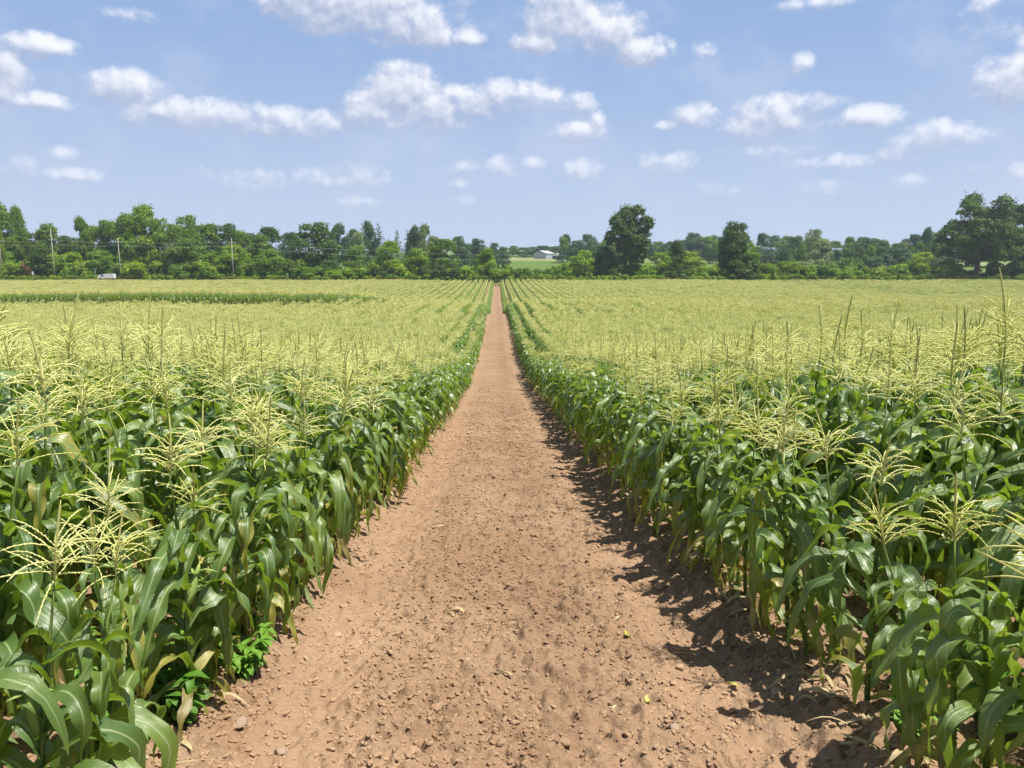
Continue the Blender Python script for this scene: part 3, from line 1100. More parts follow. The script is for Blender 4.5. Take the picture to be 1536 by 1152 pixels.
def ground_detail():
    CC = bpy.data.collections.new('clod_prototypes')
    for k in range(6):
        o = bpy.data.objects.new('c%02d' % k, lump(40 + k, 1 if k < 4 else 2, 0.55).mesh('clod', [M_CLOD], smooth=False))
        CC.objects.link(o)
    r = np.random.default_rng(21)
    pts = []
    n = 90000
    y = 2.2 + np.minimum(r.exponential(7.0, n), 60)
    x = PATH_X + r.uniform(-2.6, 2.6, n)
    ax = np.abs(x - PATH_X)
    keep = r.random(n) < np.where(np.abs(ax - 0.98) < 0.2, 0.55, 1.0) * np.where(perlin(x * 1.3, y * 0.9, 5) > -0.15, 1, 0.45)
    x, y = x[keep], y[keep]
    s = 0.004 + 0.017 * r.random(len(x)) ** 2.3
    big = r.random(len(x)) < 0.045
    s = np.where(big, r.uniform(0.016, 0.034, len(x)), s)
    s = s * np.clip(y / 9, 0.8, 1.7)
    k2 = r.random(len(x)) < np.clip((34 - y) / 20, 0, 1)
    x, y, s, big = x[k2], y[k2], s[k2], big[k2]
    z = surf(x, y) + s * 0.22
    me = bpy.data.meshes.new('soil_clods')
    me.vertices.add(len(x))
    me.vertices.foreach_set('co', np.stack([x, y, z], -1).astype(np.float32).ravel())
    a = me.attributes.new('rot', 'FLOAT_VECTOR', 'POINT')
    a.data.foreach_set('vector', np.stack([r.normal(0, .3, len(x)), r.normal(0, .3, len(x)), r.uniform(0, 6.3, len(x))], -1).astype(np.float32).ravel())
    a = me.attributes.new('scl', 'FLOAT', 'POINT')
    a.data.foreach_set('value', s.astype(np.float32))
    a = me.attributes.new('idx', 'INT', 'POINT')
    a.data.foreach_set('value', r.integers(0, 6, len(x)).astype(np.int32))
    o = obj('soil_clods', me)
    tag(o, 'crumbs and clods of dry soil strewn over the lane', 'soil crumbs', kind='stuff')
    scatter(o, CC, 6)

    def on_ground(px, py):
        for y_ in np.arange(2.0, 60, 0.01):
            p = at(px, py, y_)
            if p.z <= gz(p.x, p.y):
                return p
        return p
    stones = [  # px, py, half size in metres, flatness, what it is and where
        (1165, 1047, 0.036, .75, 'smooth tan stone by the shaded right edge of the lane'),
        (624, 1130, 0.050, .35, 'flat pale clod near the bottom middle of the lane'),
        (655, 1068, 0.034, .5, 'pale rounded clod in the nearest part of the lane'),
        (588, 746, 0.070, .45, 'pale flat stone beside the left corn edge'),
        (700, 1000, 0.026, .6, 'small reddish clod left of the fallen leaf strips'),
        (990, 880, 0.050, .6, 'grey brown clod in the shade of the right corn edge'),
        (904, 1075, 0.026, .6, 'round brown clod below the yellow leaf scrap'),
        (846, 1122, 0.034, .45, 'pale clod nearest the bottom of the lane centre'),
        (505, 950, 0.036, .4, 'pale flat clod left side of the lane near the corn'),
        (515, 905, 0.040, .4, 'wide pale clod at the left corn edge'),
        (718, 772, 0.036, .5, 'light clod in the middle of the lane'),
        (1010, 1105, 0.030, .6, 'small stone at the lower right of the lane'),
        (420, 1125, 0.030, .6, 'stone at the lower left end of the lane'),
        (360, 1093, 0.036, .6, 'brown stone by the lowest left corn leaves'),
        (845, 710, 0.060, .5, 'reddish clod upper middle of the lane'),
        (1020, 1000, 0.030, .6, 'clod between two leaf shadows on the right'),
    ]
    for i, (px, py, s_, fl, lab) in enumerate(stones):
        p = on_ground(px, py)
        st = obj('stone', lump(80 + i, 3, fl, 0.15).mesh('stone', [M_STONE if i in (0, 3, 11, 12, 13) else M_CLOD]))
        st.location = (p.x, p.y, float(surf(p.x, p.y)) + s_ * fl * 0.4)
        st.scale = (s_, s_, s_)
        st.rotation_euler = (0, 0, i * 1.3)
        tag(st, lab, 'stone', 'loose stones and clods on the lane')
    litter = [
        (762, 948, 0.10, .4, 'dry straw coloured leaf strip lying across the middle of the lane'),
        (768, 1020, 0.13, 2.3, 'pair of split dry leaf strips slanting down the lane centre'),
        (938, 960, 0.07, 0.9, 'small yellow green leaf scrap right of the lane centre'),
        (970, 1060, 0.06, 1.3, 'crumpled bright yellow leaf scrap'),
        (1000, 1083, 0.12, 0.0, 'thin pale stalk lying near the bottom right'),
        (655, 772, 0.14, 1.2, 'dry leaf strip left of centre further up the lane'),
        (798, 806, 0.13, 0.3, 'pale leaf strip lying across the lane ahead'),
        (834, 775, 0.12, 1.9, 'narrow pale leaf strip farthest up the lane'),
        (1048, 985, 0.16, 2.4, 'curled dry husk beside the right corn edge'),
        (1062, 1028, 0.06, 0.8, 'broken brown corn cob stub in the right shade'),
        (1108, 1035, 0.08, 2.0, 'pale green leaf end by the smooth tan stone'),
        (583, 770, 0.13, 0.5, 'dry leaf scrap at the left edge of the lane'),
    ]
    for i, (px, py, L, ang, lab) in enumerate(litter):
        p = on_ground(px, py)
        rnd = random.Random(60 + i)
        mb = MB()
        for q in range(1 if i in (2, 3, 4, 9) else 2):
            corn_leaf(mb, rnd, 0.008, ang + q * 0.5, L * rnd.uniform(0.8, 1.1), 0.016 if i != 4 else 0.006, R(18), R(28), 8, 1, 0, 0.3, rnd.uniform(-1.4, 1.4), 0, rnd.uniform(-.8, .8))
        if i in (2, 3, 9):
            mb = MB()
            corn_leaf(mb, rnd, 0.01, ang, L, 0.035, R(20), R(50), 8, 1, 0, 0.5, 1.0)
        m = M_DRYLEAF if i not in (2, 3, 10) else M_SILK
        o = obj('leaf_scrap', mb.mesh('leaf_scrap', [m]))
        o.location = (p.x, p.y, float(surf(p.x, p.y)) + 0.010)
        sol = o.modifiers.new('thickness', 'SOLIDIFY')
        sol.thickness = 0.0015
        tag(o, lab, 'leaf scrap', 'dry leaf scraps on the lane')
    lit = MB()
    rnd = random.Random(404)
    for i in range(520):
        y_ = 2.3 + min(rnd.expovariate(0.16), 26)
        sd_ = rnd.choice((-1, 1))
        x_ = PATH_X + sd_ * (1.36 + abs(rnd.gauss(0, 0.28)) if rnd.random() < 0.96 else rnd.uniform(0, 1.3))
        n0 = len(lit.v)
        corn_leaf(lit, rnd, 0.012, rnd.uniform(0, 6.28), rnd.uniform(0.04, 0.22), rnd.uniform(0.008, 0.035), R(rnd.uniform(5, 30)), R(rnd.uniform(20, 60)), 5, 1, rnd.random(), 0.3, rnd.uniform(-1.4, 1.4), 0, rnd.uniform(-.8, .8))
        lit.v[-1] = lit.v[-1] + np.array([x_, y_, float(surf(x_, y_))])
    tag(obj('dead_leaves', lit.mesh('dead_leaves', [M_DRYLEAF])), 'dead corn leaf fragments littering the feet of the rows', 'leaf litter', kind='stuff')
    # broad leaved weeds at the foot of the left stand and a few on the right
    weeds = [(-1.46, 3.05, .36), (-1.56, 3.35, .42), (-1.38, 3.6, .30), (-1.55, 4.0, .34), (-1.62, 2.75, .40), (-1.75, 3.2, .5),
             (-1.70, 5.6, .75), (-1.85, 5.9, .8), (-1.62, 6.6, .55), (1.70, 2.9, .25), (1.85, 3.2, .35), (2.0, 2.85, .38), (-1.5, 4.6, .28), (-1.66, 6.1, .5)]
    labs = ['low', 'bushy', 'small', 'leafy', 'dense', 'taller']
    for i, (x_, y_, h_) in enumerate(weeds):
        rnd = random.Random(90 + i)
        stem, lv = MB(), MB()
        for b in range(7):
            a = b * 0.9 + rnd.uniform(-.3, .3)
            sp = rnd.uniform(0.2, 0.9) * h_ * 0.6
            hh = h_ * rnd.uniform(0.6, 1.0)
            tip = np.array([math.cos(a) * sp, math.sin(a) * sp, hh])
            pts = [np.zeros(3), tip * [0.4, 0.4, 0.55], tip]
            tube(stem, pts, [0.004, 0.003, 0.0015], 4)
            for q in range(7):
                t = rnd.uniform(0.2, 1) ** 0.7
                c = tip * [t, t, t]
                for m_ in range(3):
                    corn_leaf(lv, rnd, 0, rnd.uniform(0, 6.28), rnd.uniform(0.05, 0.10), 0.042, R(rnd.uniform(5, 45)), R(60), 3, 1, 0)
                    lv.v[-1] += c
        root = empty('weed', (x_ + PATH_X, y_, gz(x_, y_)))
        obj('stem', stem.mesh('stem', [M_STALK]), root)
        obj('leaves', lv.mesh('leaves', [M_WEED]), root)
        side = 'left' if x_ < 0 else 'right'
        tag(root, '%s green broad-leaved weed, %s along foot of the %s corn row' % (labs[i % 6], ordinal(i + 1), side), 'weed', 'weeds at the foot of the corn')


ground_detail()


# ------------------------------------------------------------------ trees
def leaf_cloud(mb, lobes, n, size, rnd, up=0.25, a1=0.0, shell=0.72):
    """leaf sized quads spread through a crown made of lobes (x, y, z, rx, ry, rz)"""
    lobes = np.array(lobes, float)
    area = (lobes[:, 3] * lobes[:, 4] * lobes[:, 5]) ** (2 / 3)
    pick = rnd.choice(len(lobes), n, p=area / area.sum())
    Lb = lobes[pick]
    d = rnd.normal(size=(n, 3))
    d /= np.linalg.norm(d, axis=1)[:, None]
    d[:, 2] = np.where(d[:, 2] < -0.3, -d[:, 2], d[:, 2])
    # clustered surface: leaves gather in twigs
    ph = lobes[pick, 0] * 40
    bump = 1 + 0.16 * np.sin(d[:, 0] * 7 + ph) * np.sin(d[:, 1] * 8 + ph * 1.3) * 1.2 + 0.1 * np.sin(d[:, 2] * 9 + ph)
    rad = (shell + (1 - shell) * rnd.random(n) ** 0.6) * bump
    sprig = np.sin(d[:, 0] * 23 + ph * 2) * np.sin(d[:, 1] * 19 - ph) * np.sin(d[:, 2] * 21 + ph) > 0.28
    rad = np.where(sprig, rad * rnd.uniform(1.0, 1.45, n), rad)
    C = Lb[:, :3] + d * Lb[:, 3:6] * rad[:, None]
    nn = d + rnd.normal(size=(n, 3)) * 0.55 + np.array([0, 0, up])
    nn /= np.linalg.norm(nn, axis=1)[:, None]
    t = np.cross(nn, rnd.normal(size=(n, 3)))
    t /= np.linalg.norm(t, axis=1)[:, None]
    b = np.cross(nn, t)
    s = size * rnd.uniform(0.6, 1.3, n)[:, None]
    V = np.stack([C - t * s - b * s * .55, C + t * s * .2 - b * s * .8, C + t * s + b * s * .1, C + t * s * .1 + b * s * .8], 1).reshape(-1, 3)
    q = np.arange(n * 4).reshape(-1, 4)
    A = np.zeros((n, 4, 3))
    A[:, :, 0] = (rnd.random(n) * 0.6 + 0.4 * rnd.random(len(lobes))[pick])[:, None]
    A[:, :, 1] = (rnd.random(n) < 0.12)[:, None] * 1.0 + a1
    mb.add(V, q.tolist(), A.reshape(-1, 3))


def limb(mb, p0, p1, r0, r1, rnd, sag=0.06, n=5):
    p0, p1 = np.array(p0, float), np.array(p1, float)
    L = np.linalg.norm(p1 - p0)
    t = np.linspace(0, 1, n)[:, None]
    pts = p0 + (p1 - p0) * t
    pts[1:-1] += rnd.normal(size=(n - 2, 3)) * L * sag
    tube(mb, pts, np.linspace(r0, r1, n), 6)


def make_tree(kind, seed, n=13000):
    """crown and trunk in a unit box: height 1, width about 1 (scaled per tree)"""
    rnd = np.random.default_rng(seed)
    crown, trunk = MB(), MB()
    if kind == 'round':
        lobes = []
        for k in range(48):
            a = rnd.uniform(0, 6.28)
            zz = rnd.uniform(0.10, 0.92)
            rr = 0.36 * math.sqrt(max(0.0, 1 - ((zz - 0.50) / 0.46) ** 2)) * rnd.uniform(0.35, 1.0)
            s = rnd.uniform(0.075, 0.15) * (1.15 if zz < 0.6 else 0.9)
            lobes.append((math.cos(a) * rr, math.sin(a) * rr, zz, s * 1.15, s * 1.15, s * 0.85))
        leaf_cloud(crown, lobes, n, 0.0165, rnd)
        limb(trunk, (0, 0, -0.02), (0.01, 0, 0.45), 0.028, 0.016, rnd, 0.01)
        for lb in lobes[:12]:
            limb(trunk, (0, 0, rnd.uniform(0.2, 0.45)), lb[:3], 0.012, 0.003, rnd)
    elif kind == 'tall':
        lobes = []
        for k in range(48):
            a = rnd.uniform(0, 6.28)
            zz = rnd.uniform(0.06, 0.95)
            rr = 0.32 * (1 - abs(zz - 0.42) ** 1.5) * rnd.uniform(0.3, 1.0) * (1.0 if zz < .7 else 0.6)
            s = rnd.uniform(0.06, 0.13)
            lobes.append((math.cos(a) * rr * 1.15, math.sin(a) * rr * 1.15, zz, s * 1.2, s * 1.2, s))
        leaf_cloud(crown, lobes, n, 0.016, rnd)
        limb(trunk, (0, 0, -0.02), (0, 0.01, 0.7), 0.025, 0.008, rnd, 0.01)
        for lb in lobes[:12]:
            limb(trunk, (0, 0, lb[2] * 0.6), lb[:3], 0.010, 0.003, rnd)
    elif kind == 'shrub':
        lobes = []
        for k in range(26):
            a = rnd.uniform(0, 6.28)
            rr = 0.42 * math.sqrt(rnd.random())
            zz = rnd.uniform(0.08, 0.80) * math.sqrt(max(0.05, 1 - (rr / 0.5) ** 2))
            s = rnd.uniform(0.11, 0.21)
            lobes.append((math.cos(a) * rr, math.sin(a) * rr, zz, s * 0.85, s * 0.85, s))
        leaf_cloud(crown, lobes, n // 2, 0.026, rnd)
        for k in range(7):
            a = rnd.uniform(0, 6.28)
            limb(trunk, (math.cos(a) * .04, math.sin(a) * .04, -0.03), (math.cos(a) * .3, math.sin(a) * .3, rnd.uniform(.4, .7)), 0.016, 0.004, rnd)
    elif kind == 'conifer':
        nl = 22
        for k in range(nl):
            t = k / nl
            z = 0.08 + 0.88 * t
            r_ = 0.42 * (1 - t) ** 0.85 + 0.02
            nbr = int(7 + 9 * (1 - t))
            for j in range(nbr):
                a = rnd.uniform(0, 6.28)
                L = r_ * rnd.uniform(0.6, 1.1)
                q = max(3, int(36 * L / 0.4))
                tt = rnd.random(q) ** 0.7
                c = np.stack([np.cos(a) * L * tt, np.sin(a) * L * tt, z - 0.06 * tt * (1 - t) + 0.02 * tt ** 2], -1)
                c += rnd.normal(size=(q, 3)) * [0.016, 0.016, 0.008]
                s = 0.015 * rnd.uniform(0.6, 1.2, q)[:, None]
                dr = np.tile([math.cos(a), math.sin(a), -0.3], (q, 1)) + rnd.normal(size=(q, 3)) * 0.4
                dr /= np.linalg.norm(dr, axis=1)[:, None]
                bb = np.cross(dr, rnd.normal(size=(q, 3)) * 0.6 + [0, 0, 1])
                V = np.stack([c - dr * s, c + bb * s * .6, c + dr * s * 1.3, c - bb * s * .6], 1).reshape(-1, 3)
                A = np.zeros((q * 4, 3))
                A[:, 0] = np.repeat(rnd.random(q), 4)
                crown.add(V, np.arange(q * 4).reshape(-1, 4).tolist(), A)
        limb(trunk, (0, 0, -0.02), (0, 0, 0.99), 0.018, 0.002, rnd, 0.0)
    elif kind == 'bare':
        def grow(p, d, L, r_, lev):
            e = p + d * L
            limb(trunk, p, e, r_, r_ * 0.6, rnd, 0.05, 4)
            if lev < 4:
                for _ in range(3 if lev < 3 else 4):
                    nd = d + rnd.normal(size=3) * 0.42
                    nd[2] = abs(nd[2]) * 0.8 + 0.15
                    nd /= np.linalg.norm(nd)
                    grow(p + d * L * rnd.uniform(0.5, 1), nd, L * rnd.uniform(0.55, 0.8), r_ * 0.55, lev + 1)
        grow(np.array([0, 0, -0.02]), np.array([0, 0, 1.0]), 0.34, 0.022, 0)
        leaf_cloud(crown, [(0, 0, 0.6, 0.3, 0.3, 0.35), (0.1, 0, .45, .25, .25, .25)], 500, 0.010, rnd, shell=0.1)
    elif kind == 'elm':
        # lone vase shaped tree, ivy clad below; lobes in picture pixels from its foot (940, 417)
        P = [(-2, -92, 17), (14, -98, 12), (-20, -84, 12), (28, -84, 12), (4, -74, 18), (-14, -70, 16), (24, -68, 13), (34, -78, 7), (-30, -66, 8), (-24, -60, 9),
             (12, -58, 15), (-4, -56, 14), (26, -54, 10), (-34, -60, 5), (-28, -54, 5), (-8, -46, 11), (8, -44, 13), (22, -42, 9), (16, -30, 11), (0, -34, 11),
             (-8, -28, 9), (-10, -16, 9), (10, -18, 11), (0, -12, 10), (-4, -4, 9), (9, -5, 10), (30, -36, 5), (37, -82, 4), (16, -44, 11)]
        lobes = [(x * 0.9 / 108, rnd.uniform(-.5, .5) * (0.16 if y < -50 else 0.05), -y / 108, r_ / 128, r_ / 128, r_ / 135) for x, y, r_ in P]
        leaf_cloud(crown, lobes, n * 3, 0.0100, rnd)
        limb(trunk, (-0.03, 0, -0.02), (-0.02, 0, 0.45), 0.035, 0.025, rnd, 0.01)
        limb(trunk, (0.04, 0, -0.02), (0.05, 0, 0.4), 0.03, 0.02, rnd, 0.01)
        for lb in lobes[:20]:
            limb(trunk, (rnd.uniform(-.02, .04), 0, 0.38), lb[:3], 0.014, 0.003, rnd)
    elif kind == 'oak':
        P = [(0, -116, 14), (16, -110, 14), (-18, -110, 12), (30, -104, 10), (-28, -104, 9), (-36, -98, 6), (40, -96, 8), (-6, -98, 18), (16, -92, 18),
             (-26, -84, 8), (-50, -78, 6), (-42, -74, 7), (-56, -68, 5), (-30, -70, 12), (-12, -78, 16), (8, -72, 18), (30, -80, 16), (42, -70, 14),
             (-44, -58, 11), (-24, -54, 15), (-4, -56, 18), (18, -52, 18), (38, -52, 16), (54, -60, 12), (-54, -44, 8), (-36, -40, 12), (-14, -36, 15),
             (12, -34, 16), (36, -34, 14), (54, -40, 12), (-46, -28, 8), (-28, -24, 9), (30, -22, 9), (48, -22, 9), (-58, -52, 5), (46, -88, 7), (-10, -24, 8), (14, -22, 9)]
        lobes = [(x / 128, rnd.uniform(-.5, .5) * 0.5, -y / 128, r_ / 142, r_ / 142, r_ / 155) for x, y, r_ in P]
        lobes += [(l[0] * 0.8, -l[1] * 1.1, l[2], l[3], l[4], l[5]) for l in lobes[8:30]]
        leaf_cloud(crown, lobes, n * 4, 0.0095, rnd)
        limb(trunk, (0, 0, -0.02), (0.01, 0, 0.34), 0.03, 0.024, rnd, 0.005)
        for lb in lobes[:34]:
            limb(trunk, (0, 0, rnd.uniform(0.18, 0.33)), lb[:3], 0.013, 0.003, rnd)
    bark = M_DEADWOOD if kind == 'bare' else M_BARK
    return crown.mesh('crown', [M_FOL]), trunk.mesh('trunk', [bark])


TREES = {
    'round': [make_tree('round', 1), make_tree('round', 2), make_tree('round', 3), make_tree('round', 4)],
    'tall': [make_tree('tall', 5), make_tree('tall', 6), make_tree('tall', 7)],
    'shrub': [make_tree('shrub', 8), make_tree('shrub', 9), make_tree('shrub', 10), make_tree('shrub', 12)],
    'conifer': [make_tree('conifer', 13), make_tree('conifer', 14)],
    'bare': [make_tree('bare', 15)],
    'elm': [make_tree('elm', 16)],
    'oak': [make_tree('oak', 17)],
}
C_DK = ('dark green', (0.070, 0.145, 0.018))
C_MD = ('mid green', (0.135, 0.255, 0.020))
C_LG = ('light green', (0.19, 0.33, 0.020))
C_BR = ('bright green', (0.25, 0.40, 0.02))
C_YL = ('yellow green', (0.22, 0.345, 0.028))
C_BL = ('blue green', (0.075, 0.155, 0.066))  # blue of distance haze put into the leaf colour
C_GY = ('grey green', (0.22, 0.31, 0.14))
C_RD = ('reddish', (0.20, 0.13, 0.05))
# px centre, width px, top py, distance, kind, colour
TL = [
    # back layer on the left
    (6, 62, 308, 335, 'tall', C_MD), (32, 34, 312, 338, 'tall', C_MD), (2, 24, 345, 322, 'tall', C_YL), (58, 46, 348, 345, 'round', C_DK), (76, 50, 341, 342, 'tall', C_MD), (104, 48, 354, 345, 'round', C_DK),
    (128, 40, 328, 340, 'tall', C_MD), (146, 44, 338, 345, 'round', C_MD), (168, 48, 330, 345, 'round', C_MD), (192, 46, 327, 340, 'tall', C_MD), (222, 52, 314, 345, 'tall', C_LG), (206, 44, 322, 350, 'round', C_LG),
    (244, 50, 325, 348, 'round', C_MD), (284, 46, 323, 352, 'round', C_MD), (270, 44, 336, 345, 'round', C_MD), (312, 56, 335, 345, 'round', C_MD), (342, 50, 336, 348, 'round', C_DK), (362, 40, 345, 345, 'round', C_MD),
    (257, 46, 341, 330, 'bare', C_GY), (378, 28, 349, 460, 'round', C_BL), (404, 46, 340, 350, 'round', C_DK), (436, 34, 348, 450, 'round', C_BL), (472, 74, 334, 345, 'round', C_DK), (392, 44, 352, 340, 'round', C_MD),
    (508, 42, 337, 440, 'tall', C_BL), (530, 40, 342, 445, 'round', C_BL), (546, 36, 331, 400, 'conifer', C_BL), (569, 40, 331, 405, 'conifer', C_BL), (556, 34, 337, 410, 'tall', C_BL), (536, 34, 352, 390, 'tall', C_GY),
    (597, 34, 341, 420, 'conifer', C_BL), (612, 34, 342, 430, 'conifer', C_BL), (636, 36, 338, 430, 'tall', C_GY), (622, 30, 340, 425, 'tall', C_BL), (652, 30, 354, 430, 'round', C_GY), (584, 24, 356, 440, 'conifer', C_BL),
    (664, 54, 358, 340, 'round', C_MD), (690, 40, 353, 440, 'round', C_BL), (716, 32, 358, 450, 'round', C_BL), (740, 28, 363, 460, 'round', C_BL), (756, 24, 370, 470, 'round', C_BL),
    # shrubs and small trees in front on the left
    (20, 50, 378, 322, 'shrub', C_LG), (42, 26, 384, 320, 'shrub', C_RD), (66, 46, 372, 322, 'round', C_DK), (98, 60, 364, 322, 'shrub', C_LG), (126, 40, 380, 320, 'shrub', C_YL), (152, 46, 376, 324, 'round', C_MD),
    (184, 40, 386, 320, 'shrub', C_MD), (212, 54, 380, 318, 'shrub', C_BR), (236, 34, 384, 321, 'shrub', C_DK), (282, 64, 357, 324, 'round', C_MD), (316, 66, 380, 320, 'shrub', C_LG), (270, 44, 388, 318, 'shrub', C_MD),
    (352, 54, 366, 324, 'round', C_LG), (378, 44, 378, 320, 'shrub', C_MD), (404, 52, 372, 322, 'round', C_MD), (434, 46, 378, 320, 'shrub', C_MD), (462, 50, 392, 318, 'shrub', C_MD), (492, 44, 390, 322, 'round', C_DK),
    (510, 44, 394, 318, 'shrub', C_LG), (532, 44, 372, 326, 'tall', C_MD), (550, 50, 385, 320, 'shrub', C_LG), (584, 44, 361, 324, 'round', C_LG), (600, 46, 386, 320, 'shrub', C_BR), (626, 38, 371, 322, 'round', C_LG),
    (574, 34, 392, 318, 'shrub', C_DK), (648, 44, 386, 319, 'shrub', C_DK), (672, 40, 384, 318, 'shrub', C_DK), (692, 44, 392, 318, 'shrub', C_BR), (712, 40, 390, 320, 'shrub', C_LG), (730, 38, 373, 321, 'tall', C_LG),
    (754, 42, 390, 319, 'shrub', C_LG), (770, 24, 394, 322, 'shrub', C_MD), (786, 30, 395, 318, 'shrub', C_MD), (826, 24, 396, 319, 'shrub', C_LG), (798, 22, 398, 319, 'shrub', C_LG), (812, 26, 396, 320, 'shrub', C_MD), (806, 22, 404, 317, 'shrub', C_LG), (836, 30, 391, 319, 'shrub', C_MD),
    (852, 36, 386, 321, 'shrub', C_LG), (874, 48, 374, 322, 'round', C_LG), (902, 48, 366, 326, 'round', C_BL), (916, 40, 384, 322, 'shrub', C_DK),
    (941, 0, 309, 322, 'elm', ('dark green', (0.085, 0.165, 0.028))), (966, 40, 388, 320, 'shrub', C_LG), (992, 42, 377, 322, 'round', C_LG), (1014, 30, 362, 320, 'tall', C_DK), (1012, 40, 392, 317, 'shrub', C_DK), (1034, 54, 377, 323, 'round', C_BR),
    (1060, 38, 392, 320, 'shrub', C_LG), (1080, 40, 388, 322, 'shrub', C_YL),
    (1104, 58, 333, 325, 'round', C_DK), (1096, 48, 350, 322, 'tall', C_DK), (1120, 44, 362, 322, 'round', C_MD), (1106, 64, 380, 319, 'shrub', C_DK),
    (1150, 44, 386, 320, 'shrub', C_LG), (1180, 46, 382, 322, 'shrub', C_LG), (1206, 46, 391, 320, 'shrub', C_LG), (1232, 46, 386, 320, 'shrub', C_MD), (1258, 48, 394, 319, 'shrub', C_LG), (1284, 46, 392, 321, 'shrub', C_LG),
    (1310, 48, 395, 319, 'shrub', C_YL), (1336, 46, 391, 320, 'shrub', C_LG), (1362, 48, 384, 322, 'shrub', C_LG), (1384, 44, 378, 324, 'round', C_YL), (1404, 40, 390, 320, 'shrub', C_YL),
    (1420, 36, 392, 325, 'shrub', C_DK), (1448, 40, 398, 330, 'shrub', C_DK), (1482, 40, 396, 330, 'shrub', C_DK), (1510, 44, 392, 328, 'shrub', C_MD), (1534, 44, 384, 324, 'shrub', C_LG), (1430, 34, 386, 321, 'shrub', C_LG),
    (1465, 0, 289, 322, 'oak', C_DK), (1524, 84, 306, 334, 'round', C_DK), (1545, 70, 314, 326, 'round', C_DK),
    # low bright bushes along the field edge are added below
]
FAR = []
fr = random.Random(31)
for (a, b, t0, t1, d0, d1) in [(770, 900, 368, 372, 720, 760), (845, 935, 354, 362, 560, 640), (905, 960, 362, 368, 600, 640), (965, 1040, 352, 372, 560, 700), (1025, 1100, 349, 360, 560, 620),
                               (1140, 1240, 349, 362, 480, 640), (1190, 1300, 352, 366, 470, 620), (1270, 1420, 356, 366, 500, 700), (1150, 1420, 364, 378, 420, 500), (1370, 1430, 346, 356, 480, 560)]:
    x = a
    while x < b:
        w = fr.uniform(22, 36)
        ty = fr.uniform(t0, t1)
        FAR.append((x, w, ty, fr.uniform(d0, d1), fr.choice(['round', 'round', 'tall', 'shrub' if ty > 366 else 'round']), fr.choice([C_BL, C_MD, C_MD, C_DK, C_GY if x > 1180 else C_BL])))
        x += w * fr.uniform(0.45, 0.75)
FAR += [(1218, 34, 342, 520, 'round', C_GY), (1232, 46, 362, 430, 'tall', C_GY), (1216, 40, 352, 440, 'conifer', C_DK), (1180, 40, 352, 450, 'conifer', C_DK), (850, 22, 354, 620, 'tall', C_BL), (882, 30, 351, 640, 'round', C_BL),
        (1040, 34, 349, 600, 'round', C_BL), (1068, 26, 352, 610, 'round', C_BL), (1200, 50, 384, 380, 'shrub', C_GY), (1296, 46, 356, 470, 'round', C_BL), (978, 14, 368, 600, 'round', C_BL), (1385, 28, 345, 480, 'tall', C_BL),
        (1230, 40, 380, 385, 'shrub', C_GY), (1320, 50, 376, 400, 'shrub', C_BL), (1345, 50, 372, 410, 'round', C_BL), (1270, 44, 378, 400, 'shrub', C_MD)]
LOW = []
x = -20
while x < 1560:
    w = fr.uniform(14, 26)
    h = fr.uniform(406, 411)
    if not (138 < x < 180):
        LOW.append((x, w, h, fr.uniform(313.5, 316), 'shrub', fr.choice([C_LG, C_BR, C_LG, C_YL, C_MD])))
    x += w * 0.85

ANCH = [(2, 'the first utility pole'), (80, 'the second utility pole'), (180, 'the third utility pole'), (349, 'the fourth utility pole'),
        (546, 'the pointed conifers'), (745, 'the end of the lane'), (941, 'the lone tall tree'), (1104, 'the dome shaped tree'), (1300, 'the open hedge stretch')]


def plant_trees():
    cnt = {}
    r = random.Random(77)
    protos = {}
    names = {'round': 'broadleaf_tree', 'tall': 'broadleaf_tree', 'shrub': 'bush', 'conifer': 'conifer', 'bare': 'bare_tree', 'elm': 'lone_tree', 'oak': 'oak_tree'}
    kindw = {'round': 'round tree', 'tall': 'upright tree', 'shrub': 'bush', 'conifer': 'conifer', 'bare': 'half bare grey tree'}
    for layer, lst in (('hedgerow', TL), ('far', FAR), ('low', LOW)):
        for px, w, top, D, kind, (cn, col) in sorted(lst, key=lambda t: t[0]):
            k = r.randrange(len(TREES[kind]))
            cme, tme = TREES[kind][k]
            b = at(px, 400, D)
            x_, y_ = b.x, D
            zb = gz(x_, y_)
            H = at(px, top, D).z - zb
            if kind == 'elm':
                H *= 1.0
                sx = sy = H
            elif kind == 'oak':
                sx = sy = H
            else:
                W = w / F_PX * D / math.cos(PITCH)
                sx = W * (1.0 if kind == 'shrub' else 1.12)
                sy = sx
            if H < 0.5:
                H = 1.5
            root = empty(names[kind], (x_, y_, zb), 0 if kind in ('elm', 'oak') else r.uniform(0, 6.28), (sx, sy, H))
            g_ = r.uniform(0.88, 1.14)
            c = tuple(v * g_ for v in col)
            obj('trunk', tme, root)
            obj('crown', cme, root, c)
            if kind == 'elm':
                tag(root, 'lone tall dark tree with spreading top and ivy clad trunk in the hedgerow', 'tree')
                continue
            if kind == 'oak':
                tag(root, 'largest dark spreading oak with visible brown trunk at the field edge', 'tree')
                continue
            if kind == 'bare':
                tag(root, 'thin grey half bare tree among the green trees of the left wood', 'tree')
                continue
            an = max([a for a in ANCH if a[0] <= max(px, 2)], key=lambda a: a[0])
            key = (layer, kind, cn, an[1])
            cnt[key] = cnt.get(key, 0) + 1
            where = {'hedgerow': '', 'far': 'distant ', 'low': 'low '}[layer]
            lab = '%s%s %s, %s of its kind right of %s' % (where, cn, kindw[kind], ordinal(cnt[key]), an[1])
            tag(root, lab, 'bush' if kind == 'shrub' else 'tree',
                {'hedgerow': 'trees and bushes of the hedgerow', 'far': 'distant hazy trees beyond the hedgerow', 'low': 'low bushes along the far edge of the corn'}[layer])


plant_trees()


